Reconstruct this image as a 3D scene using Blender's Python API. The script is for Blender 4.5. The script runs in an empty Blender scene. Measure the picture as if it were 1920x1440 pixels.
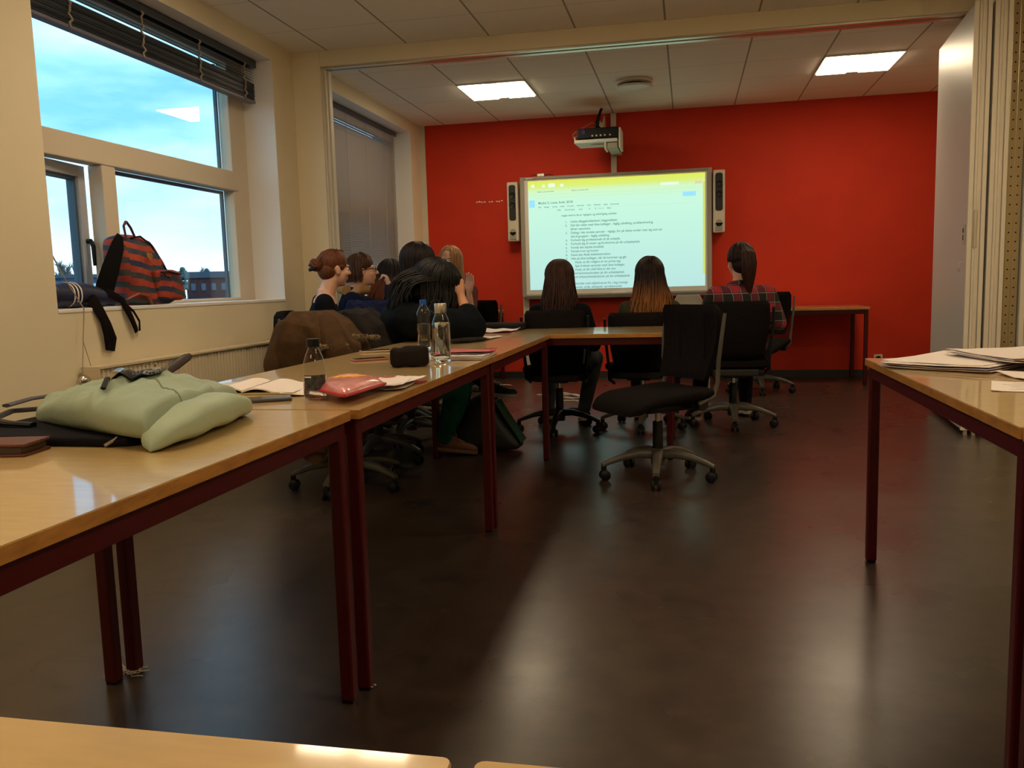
import bpy, bmesh, math, random
from mathutils import Vector, Matrix, Euler
from mathutils import noise as mnoise
PI = math.pi
V = Vector
R_ = math.radians
sc = bpy.context.scene
col = sc.collection

# ------------------------------------------------------------------ camera
YAW, PITCH, ROLL, FPX, CAMH = -0.2077, -0.11703, -0.02768, 1582.5, 1.0077
_cy, _sy, _cp, _sp = math.cos(YAW), math.sin(YAW), math.cos(PITCH), math.sin(PITCH)
_fw = V((_sy*_cp, _cy*_cp, _sp)); _r = V((_cy, -_sy, 0)); _u = _r.cross(_fw)
_r2 = _r*math.cos(ROLL) + _u*math.sin(ROLL); _u2 = -_r*math.sin(ROLL) + _u*math.cos(ROLL)
cam_data = bpy.data.cameras.new('camera'); cam = bpy.data.objects.new('camera', cam_data); col.objects.link(cam)
_m = Matrix((_r2, _u2, -_fw)).transposed().to_4x4(); _m.translation = V((0, 0, CAMH))
cam.matrix_world = _m
cam_data.sensor_fit = 'HORIZONTAL'; cam_data.sensor_width = 36.0; cam_data.lens = 36.0*FPX/1920.0
cam_data.clip_start = 0.02; cam_data.clip_end = 600
sc.camera = cam
# ------------------------------------------------------------------ colour management, world
sc.view_settings.view_transform = 'Standard'; sc.view_settings.look = 'None'
sc.view_settings.exposure = 0.22; sc.view_settings.gamma = 1.0; sc.view_settings.use_curve_mapping = False
LAMP = 18.5            # strength of the ceiling lamp diffusers
w = bpy.data.worlds.new('world'); sc.world = w; w.use_nodes = True
nt = w.node_tree; N = nt.nodes; L = nt.links; N.clear()
out = N.new('ShaderNodeOutputWorld'); bg = N.new('ShaderNodeBackground'); tc = N.new('ShaderNodeTexCoord')
mp = N.new('ShaderNodeMapping'); mp.inputs['Scale'].default_value = (2.2, 2.2, 8.0); mp.inputs['Location'].default_value = (0.35, 0.1, 0.4)
nz = N.new('ShaderNodeTexNoise'); nz.inputs['Scale'].default_value = 1.5; nz.inputs['Detail'].default_value = 6; nz.inputs['Roughness'].default_value = .5
cr = N.new('ShaderNodeValToRGB'); e = cr.color_ramp.elements
e[0].position = .40; e[0].color = (.23, .60, .92, 1); e[1].position = .60; e[1].color = (.68, 1.02, 1.20, 1)
sep = N.new('ShaderNodeSeparateXYZ'); mr = N.new('ShaderNodeMapRange')
mr.inputs['From Min'].default_value = 0.0; mr.inputs['From Max'].default_value = .16; mr.inputs['To Min'].default_value = .85; mr.inputs['To Max'].default_value = 0.0
mix = N.new('ShaderNodeMixRGB'); mix.inputs['Color2'].default_value = (1.05, 1.2, 1.25, 1)
L.new(tc.outputs['Generated'], mp.inputs['Vector']); L.new(mp.outputs[0], nz.inputs['Vector']); L.new(nz.outputs['Fac'], cr.inputs['Fac'])
L.new(tc.outputs['Generated'], sep.inputs[0]); L.new(sep.outputs['Z'], mr.inputs['Value']); L.new(mr.outputs[0], mix.inputs['Fac'])
L.new(cr.outputs['Color'], mix.inputs['Color1']); L.new(mix.outputs['Color'], bg.inputs['Color']); bg.inputs['Strength'].default_value = 1.4
L.new(bg.outputs[0], out.inputs['Surface'])

# ------------------------------------------------------------------ materials
def pmat(name, c, rough=.6, metal=0, var=0, vscale=8, bump=0, bscale=60, coat=0, spec=.5, stretch=None, sheen=0, c2=None):
    m = bpy.data.materials.new(name); m.use_nodes = True
    nt = m.node_tree; N = nt.nodes; L = nt.links
    b = N['Principled BSDF']; b.inputs['Base Color'].default_value = (*c, 1); b.inputs['Roughness'].default_value = rough
    b.inputs['Metallic'].default_value = metal; b.inputs['Specular IOR Level'].default_value = spec
    if coat: b.inputs['Coat Weight'].default_value = coat; b.inputs['Coat Roughness'].default_value = .06
    if sheen: b.inputs['Sheen Weight'].default_value = sheen
    if var or bump:
        tc = N.new('ShaderNodeTexCoord'); mp = N.new('ShaderNodeMapping')
        if stretch: mp.inputs['Scale'].default_value = stretch
        L.new(tc.outputs['Object'], mp.inputs['Vector'])
        if var:
            nz = N.new('ShaderNodeTexNoise'); nz.inputs['Scale'].default_value = vscale; nz.inputs['Detail'].default_value = 5
            L.new(mp.outputs[0], nz.inputs['Vector'])
            cr = N.new('ShaderNodeValToRGB'); e = cr.color_ramp.elements
            e[0].position = .3; e[1].position = .7
            e[0].color = (*[x*(1-var) for x in c], 1); e[1].color = (*(c2 if c2 else [min(1, x*(1+var)) for x in c]), 1)
            L.new(nz.outputs['Fac'], cr.inputs['Fac']); L.new(cr.outputs['Color'], b.inputs['Base Color'])
        if bump:
            n2 = N.new('ShaderNodeTexNoise'); n2.inputs['Scale'].default_value = bscale; n2.inputs['Detail'].default_value = 4
            L.new(mp.outputs[0], n2.inputs['Vector'])
            bp = N.new('ShaderNodeBump'); bp.inputs['Strength'].default_value = bump; bp.inputs['Distance'].default_value = .01
            L.new(n2.outputs['Fac'], bp.inputs['Height']); L.new(bp.outputs[0], b.inputs['Normal'])
    return m
def emat(name, c, s):
    m = bpy.data.materials.new(name); m.use_nodes = True; N = m.node_tree.nodes; N.clear()
    o = N.new('ShaderNodeOutputMaterial'); e = N.new('ShaderNodeEmission'); e.inputs['Color'].default_value = (*c, 1); e.inputs['Strength'].default_value = s
    m.node_tree.links.new(e.outputs[0], o.inputs['Surface']); return m
def glassmat(name, tint, refl=1.0):
    m = bpy.data.materials.new(name); m.use_nodes = True; nt = m.node_tree; N = nt.nodes; L = nt.links; N.clear()
    o = N.new('ShaderNodeOutputMaterial'); t = N.new('ShaderNodeBsdfTransparent'); t.inputs['Color'].default_value = (*tint, 1)
    g = N.new('ShaderNodeBsdfGlossy'); g.inputs['Roughness'].default_value = .003
    f = N.new('ShaderNodeLayerWeight'); f.inputs['Blend'].default_value = .5; mx = N.new('ShaderNodeMixShader')
    pw = N.new('ShaderNodeMath'); pw.operation = 'POWER'; pw.inputs[1].default_value = 4.5; L.new(f.outputs['Facing'], pw.inputs[0])
    ad = N.new('ShaderNodeMath'); ad.operation = 'MULTIPLY_ADD'; ad.inputs[1].default_value = .9*refl; ad.inputs[2].default_value = .035*refl; L.new(pw.outputs[0], ad.inputs[0])
    L.new(ad.outputs[0], mx.inputs['Fac']); L.new(t.outputs[0], mx.inputs[1]); L.new(g.outputs[0], mx.inputs[2]); L.new(mx.outputs[0], o.inputs['Surface'])
    return m
def nodes(m):
    return m.node_tree.nodes, m.node_tree.links, m.node_tree.nodes['Principled BSDF']
def mathn(N, L, op, a, b=None, c=None):
    n = N.new('ShaderNodeMath'); n.operation = op
    for i, x in enumerate((a, b, c)):
        if x is None: continue
        if isinstance(x, (int, float)): n.inputs[i].default_value = x
        else: L.new(x, n.inputs[i])
    return n.outputs[0]

M = {}
M['wall'] = pmat('cream_paint', (.74, .64, .45), .75, bump=.06, bscale=220, var=.03, vscale=2)
M['reveal'] = pmat('white_paint', (.80, .76, .72), .6, bump=.03, bscale=200)
M['red'] = pmat('red_paint', (.56, .032, .010), .75, bump=.12, bscale=160, var=.05, vscale=3, spec=.3)
M['trimw'] = pmat('trim_white', (.62, .56, .45), .5, bump=.02)
M['base'] = pmat('dark_skirting', (.015, .014, .013), .5, bump=.02)
M['frame'] = pmat('window_frame_white', (.66, .56, .42), .4, bump=.02)
M['framedark'] = pmat('window_seal', (.05, .09, .13), .4, bump=.02)
M['pane'] = glassmat('window_glass', (.90, .97, 1.0))
M['metalw'] = pmat('powder_white', (.60, .54, .42), .45, bump=.02)
M['alu'] = pmat('aluminium', (.62, .58, .48), .35, .9, bump=.02)
M['chrome'] = pmat('chrome', (.7, .7, .7), .15, 1, bump=.01)
M['steel'] = pmat('brushed_steel', (.55, .52, .48), .28, 1, bump=.05, bscale=40, stretch=(1, 1, 30))
M['black'] = pmat('black_plastic', (.008, .008, .009), .4, bump=.03, spec=.25)
M['darkgrey'] = pmat('dark_grey_plastic', (.024, .022, .02), .5, bump=.03, spec=.3)
M['greybase'] = pmat('grey_chair_base', (.085, .075, .058), .42, bump=.05, spec=.4)
M['fabric'] = pmat('black_chair_fabric', (.012, .0095, .0095), .95, bump=.5, bscale=400, var=.2, vscale=60, spec=.05)
M['tablered'] = pmat('dark_red_steel', (.060, .0022, .004), .38, bump=.03, bscale=100, spec=.3)
M['paper'] = pmat('paper_white', (.80, .72, .68), .8, bump=.05, bscale=30)
M['skin'] = pmat('skin', (.62, .30, .17), .5, var=.06, vscale=20, bump=.03, bscale=200)
M['skinpale'] = pmat('skin_pale', (.70, .38, .26), .5, var=.06, vscale=20, bump=.03, bscale=200)
M['wood'] = pmat('beech_veneer', (.60, .40, .165), .28, var=.07, vscale=5, coat=.9, stretch=(3, 12, 3), c2=(.64, .44, .19))
M['edge'] = pmat('beech_edge', (.42, .185, .038), .35, var=.25, vscale=9, bump=.06, bscale=60, stretch=(2, 2, 8), coat=.2)
# floor
mf = M['floor'] = pmat('brown_linoleum', (.075, .048, .035), .33, spec=.7)
N, L, B = nodes(mf); tc = N.new('ShaderNodeTexCoord')
n1 = N.new('ShaderNodeTexNoise'); n1.inputs['Scale'].default_value = 9; n1.inputs['Detail'].default_value = 8; n1.inputs['Roughness'].default_value = .7
n2 = N.new('ShaderNodeTexNoise'); n2.inputs['Scale'].default_value = 2.2; n2.inputs['Detail'].default_value = 3
cr = N.new('ShaderNodeValToRGB'); e = cr.color_ramp.elements; e[0].position = .32; e[0].color = (.026, .0175, .014, 1); e[1].position = .70; e[1].color = (.062, .040, .029, 1)
L.new(tc.outputs['Object'], n1.inputs['Vector']); L.new(tc.outputs['Object'], n2.inputs['Vector']); L.new(n1.outputs['Fac'], cr.inputs['Fac']); L.new(cr.outputs[0], B.inputs['Base Color'])
mrr = N.new('ShaderNodeMapRange'); mrr.inputs['To Min'].default_value = .22; mrr.inputs['To Max'].default_value = .36
L.new(n2.outputs['Fac'], mrr.inputs['Value']); L.new(mrr.outputs[0], B.inputs['Roughness'])

# ceiling tiles
mc = M['ceil'] = pmat('ceiling_tiles', (.56, .47, .37), .9, spec=.2)
N, L, B = nodes(mc); tc = N.new('ShaderNodeTexCoord'); sp = N.new('ShaderNodeSeparateXYZ'); L.new(tc.outputs['Object'], sp.inputs[0])
def dist(o, off):
    f = mathn(N, L, 'FRACT', mathn(N, L, 'DIVIDE', mathn(N, L, 'SUBTRACT', o, off-60), .6))
    return mathn(N, L, 'MULTIPLY', mathn(N, L, 'MINIMUM', f, mathn(N, L, 'SUBTRACT', 1.0, f)), .6)
lx = mathn(N, L, 'LESS_THAN', dist(sp.outputs['X'], -2.545), .0065); ly = mathn(N, L, 'LESS_THAN', dist(sp.outputs['Y'], 5.44), .0028)
nc = N.new('ShaderNodeTexNoise'); nc.inputs['Scale'].default_value = 90; nc.inputs['Detail'].default_value = 5; L.new(tc.outputs['Object'], nc.inputs['Vector'])
cr = N.new('ShaderNodeValToRGB'); e = cr.color_ramp.elements; e[0].position = .3; e[0].color = (.84, .76, .64, 1); e[1].position = .7; e[1].color = (.90, .81, .69, 1)
L.new(nc.outputs['Fac'], cr.inputs['Fac'])
mx = N.new('ShaderNodeMixRGB'); mx.inputs['Color2'].default_value = (.30, .24, .17, 1); L.new(cr.outputs[0], mx.inputs['Color1'])
L.new(mathn(N, L, 'MAXIMUM', mathn(N, L, 'MULTIPLY', lx, .9), mathn(N, L, 'MULTIPLY', ly, .6)), mx.inputs['Fac']); L.new(mx.outputs[0], B.inputs['Base Color'])

# ------------------------------------------------------------------ mesh helpers
def basis(d):
    d = d.normalized(); a = V((0, 0, 1)) if abs(d.z) < .95 else V((1, 0, 0))
    x = a.cross(d).normalized(); return x, d.cross(x)
class MB:
    def __init__(s): s.v = []; s.f = []
    def add(s, vs, fs):
        o = len(s.v); s.v += [V(p) for p in vs]; s.f += [[i+o for i in f] for f in fs]; return s
    def box(s, c, d, rz=0, rot=None, taper=1):
        c = V(c); m = rot if rot is not None else Matrix.Rotation(rz, 3, 'Z'); hx, hy, hz = d[0]/2, d[1]/2, d[2]/2
        vs = []
        for z in (-1, 1):
            t = taper if z > 0 else 1
            for x, y in ((-1, -1), (1, -1), (1, 1), (-1, 1)): vs.append(c + m @ V((x*hx*t, y*hy*t, z*hz)))
        return s.add(vs, [(3, 2, 1, 0), (4, 5, 6, 7), (0, 1, 5, 4), (1, 2, 6, 5), (2, 3, 7, 6), (3, 0, 4, 7)])
    def bb(s, x0, x1, y0, y1, z0, z1): return s.box(((x0+x1)/2, (y0+y1)/2, (z0+z1)/2), (abs(x1-x0), abs(y1-y0), abs(z1-z0)))
    def rings(s, rs, cap=True, close=True):
        n = len(rs[0]); vs = [p for r in rs for p in r]; fs = []
        for i in range(len(rs)-1):
            for j in range(n if close else n-1):
                a = i*n+j; b = i*n+(j+1) % n; fs.append((a, b, b+n, a+n))
        if cap and close: fs.append(tuple(range(n-1, -1, -1))); fs.append(tuple((len(rs)-1)*n+j for j in range(n)))
        return s.add(vs, fs)
    def tube(s, pts, r, n=8, flat=1.0, up=None, cap=True):
        pts = [V(p) for p in pts]; rs = []; k = len(pts)
        rad = r if isinstance(r, (list, tuple)) else [r]*k
        prev = None
        for i, p in enumerate(pts):
            d = (pts[min(i+1, k-1)] - pts[max(i-1, 0)])
            if d.length < 1e-9: d = V((0, 0, 1))
            d.normalize()
            if up is not None:
                y = (V(up) - d*V(up).dot(d)); y = y.normalized() if y.length > 1e-4 else basis(d)[1]; x = y.cross(d)
            elif prev is None: x, y = basis(d)
            else:
                x = prev - d*prev.dot(d); x.normalize(); y = d.cross(x)
            prev = x
            rs.append([p + (x*math.cos(2*PI*j/n) + y*math.sin(2*PI*j/n)*flat)*rad[i] for j in range(n)])
        return s.rings(rs, cap)
    def cyl(s, a, b, r, n=16, r2=None): return s.tube([a, b], [r, r if r2 is None else r2], n)
    def lathe(s, prof, c=(0, 0, 0), n=32, axis=None):
        c = V(c); rs = []
        if axis is None: x, y, z = V((1, 0, 0)), V((0, 1, 0)), V((0, 0, 1))
        else: z = V(axis).normalized(); x, y = basis(z)
        for r, h in prof: rs.append([c + z*h + (x*math.cos(2*PI*j/n) + y*math.sin(2*PI*j/n))*max(r, 1e-5) for j in range(n)])
        return s.rings(rs, True)
    def ell(s, c, r, rot=None, n=16, m=10):
        c = V(c); rs = []
        if isinstance(r, (int, float)): r = (r, r, r)
        for i in range(m+1):
            t = PI*(.001 + .998*i/m); ring = []
            for j in range(n):
                p = V((r[0]*math.sin(t)*math.cos(2*PI*j/n), r[1]*math.sin(t)*math.sin(2*PI*j/n), -r[2]*math.cos(t)))
                ring.append(c + (rot @ p if rot is not None else p))
            rs.append(ring)
        return s.rings(rs, True)
    def cap(s, a, ra, b, rb, n=14):
        a, b = V(a), V(b); d = (b-a)
        if d.length < 1e-6: return s.ell(a, ra)
        l = d.length; d.normalize(); x, y = basis(d); rs = []
        pr = [(ra*math.sin(t), -ra*math.cos(t)) for t in [.01, .5, 1.0, 1.5708]] + [(rb*math.cos(t), l + rb*math.sin(t)) for t in [0, .55, 1.1, 1.56]]
        for r, h in pr: rs.append([a + d*h + (x*math.cos(2*PI*j/n) + y*math.sin(2*PI*j/n))*r for j in range(n)])
        return s.rings(rs, True)
    def chain(s, pts, rad):
        for i in range(len(pts)-1): s.cap(pts[i], rad[i], pts[i+1], rad[i+1])
        return s
    def poly(s, pts, z0, z1):
        n = len(pts); vs = [(p[0], p[1], z0) for p in pts] + [(p[0], p[1], z1) for p in pts]
        fs = [tuple(range(n-1, -1, -1)), tuple(range(n, 2*n))] + [(i, (i+1) % n, (i+1) % n+n, i+n) for i in range(n)]
        return s.add(vs, fs)
    def sheet(s, fn, nu, nv, th=0.0):
        P = [[V(fn(i/nu, j/nv)) for j in range(nv+1)] for i in range(nu+1)]
        vs = [p for r in P for p in r]; W = nv+1
        fs = [(i*W+j, (i+1)*W+j, (i+1)*W+j+1, i*W+j+1) for i in range(nu) for j in range(nv)]
        if not th: return s.add(vs, fs)
        nrm = []
        for i in range(nu+1):
            for j in range(nv+1):
                a = P[min(i+1, nu)][j]-P[max(i-1, 0)][j]; b = P[i][min(j+1, nv)]-P[i][max(j-1, 0)]
                q = a.cross(b); nrm.append(q.normalized() if q.length > 1e-9 else V((0, 0, 1)))
        o = len(vs); vs2 = vs + [vs[k]-nrm[k]*th for k in range(o)]
        fs2 = fs + [tuple(reversed([k+o for k in f])) for f in fs]
        bd = [i*W for i in range(nu+1)] + [nu*W+j for j in range(1, nv+1)] + [i*W+nv for i in range(nu-1, -1, -1)] + [j for j in range(nv-1, 0, -1)]
        for k in range(len(bd)):
            a, b = bd[k], bd[(k+1) % len(bd)]; fs2.append((b, a, a+o, b+o))
        return s.add(vs2, fs2)
WM = {}
def tag(o, label=None, cat=None, group=None, kind=None):
    if label: o['label'] = label
    if cat: o['category'] = cat
    if group: o['group'] = group
    if kind: o['kind'] = kind
    return o
def thing(name, loc, label, cat, group=None, rz=0):
    o = bpy.data.objects.new(name, None); col.objects.link(o); o.location = loc; o.rotation_euler = (0, 0, rz); o.empty_display_size = .05
    WM[o.name] = Matrix.Translation(V(loc)) @ Matrix.Rotation(rz, 4, 'Z')
    return tag(o, label, cat, group)
def build(mb, name, mat, parent=None, smooth=False, bevel=0, sub=0, voxel=0, smit=0, local=False, label=None, seg=2, angle=35):
    """one mesh object; vertices given in world space unless local"""
    me = bpy.data.meshes.new(name); me.from_pydata([tuple(p) for p in mb.v], [], mb.f); me.validate(); me.update()
    if not voxel:
        bm = bmesh.new(); bm.from_mesh(me); bmesh.ops.recalc_face_normals(bm, faces=bm.faces); bm.to_mesh(me); bm.free()
    o = bpy.data.objects.new(name, me); col.objects.link(o)
    mods = False
    if voxel:
        md = o.modifiers.new('r', 'REMESH'); md.mode = 'VOXEL'; md.voxel_size = voxel; mods = True
    if smit:
        md = o.modifiers.new('s', 'SMOOTH'); md.iterations = smit; md.factor = .5; mods = True
    if bevel:
        md = o.modifiers.new('b', 'BEVEL'); md.width = bevel; md.segments = seg; md.limit_method = 'ANGLE'; md.angle_limit = R_(30); mods = True
    if sub:
        md = o.modifiers.new('u', 'SUBSURF'); md.levels = sub; md.render_levels = sub; mods = True
    if mods:
        dg = bpy.context.evaluated_depsgraph_get(); dg.update(); me2 = bpy.data.meshes.new_from_object(o.evaluated_get(dg))
        o.modifiers.clear(); o.data = me2; bpy.data.meshes.remove(me); me = me2; me.name = name
    if not isinstance(mat, (list, tuple)): mat = [mat]
    me.materials.clear()
    for m in mat: me.materials.append(m)
    if smooth or voxel:
        me.polygons.foreach_set('use_smooth', [True]*len(me.polygons))
        if not voxel: me.set_sharp_from_angle(angle=R_(angle))
    pm = Matrix.Identity(4)
    if parent is not None:
        o.parent = parent; pm = WM.get(parent.name, Matrix.Identity(4))
        if not local: me.transform(pm.inverted())
    WM[o.name] = pm
    if label: o['label'] = label
    return o
def struct(mb, name, mat, parent=None, **k):
    o = build(mb, name, mat, parent, **k)
    if parent is None: o['kind'] = 'structure'
    return o
def kids(o): return [c for c in bpy.data.objects if c.parent == o]
def dup(root, loc, rz, label, cat=None, group=None):
    def cp(o, par):
        c = o.copy(); col.objects.link(c); c.parent = par; WM[c.name] = WM[o.name]
        for ch in KID.get(o.name) or kids(o): cp(ch, c)
        return c
    KID = {}
    src = list(bpy.data.objects)
    for o in src:
        if o.parent: KID.setdefault(o.parent.name, []).append(o)
    def cp2(o, par):
        c = o.copy(); col.objects.link(c); c.parent = par
        for ch in KID.get(o.name, []): cp2(ch, c)
        return c
    r = cp2(root, None); r.location = loc; r.rotation_euler = (0, 0, rz)
    WM[r.name] = Matrix.Translation(V(loc)) @ Matrix.Rotation(rz, 4, 'Z')
    if label: r['label'] = label
    if group: r['group'] = group
    return r
def lerp(a, b, t): return a + (b-a)*t
def text(body, name, mat, parent, loc, size, ax=(1, 0, 0), up=(0, 0, 1), ext=.0004, align='LEFT'):
    cu = bpy.data.curves.new(name, 'FONT'); cu.body = body; cu.size = size; cu.extrude = ext; cu.align_x = align; cu.offset = size*.018
    t = bpy.data.objects.new(name, cu); col.objects.link(t)
    x = V(ax).normalized(); y = V(up).normalized(); z = x.cross(y); m = Matrix((x, y, z)).transposed().to_4x4(); m.translation = V(loc)
    dg = bpy.context.evaluated_depsgraph_get(); dg.update(); me = bpy.data.meshes.new_from_object(t.evaluated_get(dg)); bpy.data.objects.remove(t)
    me.transform(m); pm = WM.get(parent.name, Matrix.Identity(4)); me.transform(pm.inverted()); me.materials.clear(); me.materials.append(mat); me.name = name
    o = bpy.data.objects.new(name, me); col.objects.link(o); o.parent = parent; WM[o.name] = pm; return o
def meshjoin(objs, name):
    """merge several freshly made text meshes into the first one"""
    bm = bmesh.new()
    for o in objs: bm.from_mesh(o.data)
    me = bpy.data.meshes.new(name); bm.to_mesh(me); bm.free(); me.materials.append(objs[0].data.materials[0])
    f = objs[0]
    for o in objs[1:]: bpy.data.objects.remove(o)
    f.data = me; f.name = name; return f

# ================================================================== THE ROOM
XL, XR, YB, YF, H, T = -2.82, 2.95, 8.94, -2.6, 2.723, .72
struct(MB().bb(XL-.3, XR+.2, YF-.2, YB+.2, -.1, 0), 'floor', M['floor'])
# ceiling, closed above the lamps
struct(MB().bb(XL-.3, XR+.2, YF-.2, YB+.2, H, H+.1), 'ceiling', M['ceil'])
W1 = (3.365, 5.61, .945, 2.602); W2 = (6.36, 8.605, .945, 2.61)
wl = MB(); x0, x1 = XL-.33, XL
ys = [YF-.2, W1[0], W1[1], W2[0], W2[1], YB+.2]
wl.bb(x0, x1, ys[0], ys[1], 0, H); wl.bb(x0, x1, ys[2], ys[3], 0, H); wl.bb(x0, x1, ys[4], ys[5], 0, H)
for a, b, w_ in ((ys[1], ys[2], W1), (ys[3], ys[4], W2)): wl.bb(x0, x1, a, b, 0, w_[2]); wl.bb(x0, x1, a, b, w_[3], H)
struct(wl, 'wall_left', M['wall'])
struct(MB().bb(XL-.3, XR+.2, YB, YB+.2, 0, H), 'wall_back', M['red'])
struct(MB().bb(XR, XR+.2, YF-.2, YB, 0, H), 'wall_right', M['wall'])
struct(MB().bb(XL-.3, XR+.2, YF-.2, YF, 0, H), 'wall_front', M['wall'])
struct(MB().bb(XL, XR, YB-.012, YB, 0, .07), 'baseboard_back', M['base'])
struct(MB().bb(XL, XL+.012, YF, 5.93, 0, .07).bb(XL, XL+.012, 6.08, YB-.012, 0, .07), 'baseboard_left', M['base'])
struct(MB().bb(XL, XL+.055, YB-.014, YB, .07, H), 'trim_1', M['trimw'])
# pilaster and header of the folding partition
struct(MB().bb(XL, -2.605, 5.93, 6.08, 0, H), 'trim_2', M['wall'])
struct(MB().bb(-2.605, -2.592, 5.945, 6.065, 0, 2.6).bb(-2.592, -2.578, 5.96, 5.975, 0, 2.6).bb(-2.592, -2.572, 6.0, 6.05, 0, 2.6), 'trim_3', M['trimw'])
struct(MB().bb(-2.605, XR, 5.93, 6.08, 2.612, H), 'trim_4', M['wall'], bevel=.004)
hd = MB().bb(-2.6, XR, 5.945, 5.985, 2.6, 2.612).bb(-2.6, XR, 6.02, 6.065, 2.6, 2.612)
struct(hd, 'trim_5', M['alu'])
# reveals lined in white
rv = MB()
for y0, y1, z0, z1 in (W1, W2):
    for a, b in ((y0, y0+.004), (y1-.004, y1)): rv.bb(-3.06, XL-.001, a, b, z0, z1)
    rv.bb(-3.06, XL-.001, y0, y1, z1-.004, z1)
struct(rv, 'trim_6', M['reveal'])
for i, (y0, y1, z0, z1) in enumerate((W1, W2)):
    struct(MB().bb(-3.12, XL+.004, y0+.001, y1-.001, z0-.012, z0+.008), 'trim_%d' % (7+i), M['reveal'], bevel=.004)
# ---- windows
def window(idx, W_, open_sash):
    y0, y1, z0, z1 = W_; z0 += .008; xa, xb = -3.13, -3.05
    root = bpy.data.objects.new('window_%d' % idx, None); col.objects.link(root); root.location = (-3.09, (y0+y1)/2, z0); root['kind'] = 'structure'
    WM[root.name] = Matrix.Translation(root.location)
    f = MB(); ft = .055; fr = .16
    f.bb(xa, xb, y0, y0+ft, z0, z1); f.bb(xa, xb, y1-fr-.05, y1, z0, z1); f.bb(xa, xb, y0+ft, y1-fr-.05, z1-.06, z1); f.bb(xa, xb, y0+ft, y1-fr-.05, z0, z0+.02)
    f.bb(xa, xb+.012, y0+ft, y1-.16, 1.70, 1.83)
    f.bb(xa, xb+.008, y0+.68, y0+.79, z0+.02, 1.70)
    struct(f, 'frame', M['frame'], root, bevel=.006)
    s = MB()
    yr = y1-fr-.05
    s.bb(xa-.02, xa, y0+ft, yr, 1.83, 1.84).bb(xa-.02, xa, yr-.02, yr, 1.83, z1-.06).bb(xa-.02, xa, yr-.02, yr, z0+.02, 1.70).bb(xa-.02, xa, y0+.79, yr, 1.68, 1.70)
    struct(s, 'seal', M['framedark'], root)
    struct(MB().bb(-3.10, -3.094, y0+ft, yr, 1.83, z1-.06), 'pane', M['pane'], root)
    struct(MB().bb(-3.10, -3.094, y0+.79, yr, z0+.02, 1.70), 'pane', M['pane'], root)
    # side sash
    th = R_(7) if open_sash else 0; hy = y0+ft; Ls = .62
    rot = Matrix.Rotation(th, 3, 'Z'); o0 = V((-3.12, hy, 0))
    def P(l, d, z): return o0 + rot @ V((d, l, 0)) + V((0, 0, z))
    def rb(mb, l0, l1, d0, d1, a, b):
        c = P((l0+l1)/2, (d0+d1)/2, (a+b)/2); return mb.box(c, (abs(d1-d0), abs(l1-l0), b-a), rot=rot)
    sm = MB(); za, zb = z0+.025, 1.695; st = .06
    rb(sm, 0, st, 0, .05, za, zb); rb(sm, Ls-st, Ls, 0, .05, za, zb); rb(sm, st, Ls-st, 0, .05, zb-st, zb); rb(sm, st, Ls-st, 0, .05, za, za+st)
    s_ = struct(sm, 'sash', pmat('sash_grey', (.42, .42, .44), .45, bump=.02), root, bevel=.004)
    bd = MB(); rb(bd, Ls-st-.015, Ls-st, -.012, .03, za+st, zb-st); rb(bd, st, Ls-st, -.012, .03, zb-st-.015, zb-st)
    struct(bd, 'glazing_bead', M['framedark'], s_)
    pn = MB(); rb(pn, st, Ls-st, .01, .016, za+st, zb-st); struct(pn, 'pane', M['pane'], s_)
    hm = MB(); c = P(Ls-.03, .06, 1.30); hm.cyl(c-V((.02, 0, 0)), c+V((.015, 0, 0)), .013).tube([c+V((.015, 0, .0)), c+V((.025, 0, -.03)), c+V((.025, 0, -.13))], [.011, .012, .009])
    struct(hm, 'handle', M['black'], s_, smooth=True)
window(1, W1, True); window(2, W2, False)

# ---- blinds
M['slat'] = pmat('blind_slat_grey', (.40, .36, .33), .5, bump=.02)
M['slatbacklit'] = pmat('blind_slat_backlit', (.030, .036, .045), .35, bump=.02)  # backlit look of the raised blind put into the slat colour
M['cord'] = pmat('blind_cord', (.30, .25, .2), .8, bump=.05)
b1 = thing('venetian_blind', (-2.95, 4.48, 2.59), 'venetian blind with backlit darkness in its colour, pulled up into a bunch at the top of the near window', 'blind')
build(MB().bb(-2.985, -2.925, 3.42, 5.585, 2.545, 2.595), 'headrail', M['slatbacklit'], b1, bevel=.004)
st = MB(); random.seed(3)
for i in range(26): z = 2.325+i*.0042; st.box((-2.955+random.uniform(-.003, .003), 4.49, z), (.05, 2.12, .0022), rot=Matrix.Rotation(random.uniform(-.06, .06), 3, 'Y'))
for i in range(6): st.box((-2.955, 4.49, 2.445+i*.018), (.05, 2.12, .002), rot=Matrix.Rotation(.5+random.uniform(-.06, .06), 3, 'Y'))
build(st, 'slats', M['slatbacklit'], b1)
build(MB().bb(-2.982, -2.928, 3.425, 5.555, 2.30, 2.318), 'bottom_rail', pmat('bottom_rail_lilac', (.14, .12, .15), .4, bump=.02), b1, bevel=.003)
for yy in (3.75, 4.32, 4.88, 5.42):
    pts = [(-2.925+.006*math.sin(k*2.1), yy+.008*math.sin(k*1.3), 2.55-k*.013) for k in range(20)]
    build(MB().tube(pts, .006, 6), 'ladder_cord', M['cord'], b1, smooth=True)
b2 = thing('venetian_blind', (-2.98, 7.48, 2.6), 'grey venetian blind let down over the far window beside the red wall', 'blind')
build(MB().bb(-3.01, -2.955, 6.37, 8.56, 2.56, 2.60), 'headrail', M['slatbacklit'], b2, bevel=.003)
st = MB()
nsl = 72
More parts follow.
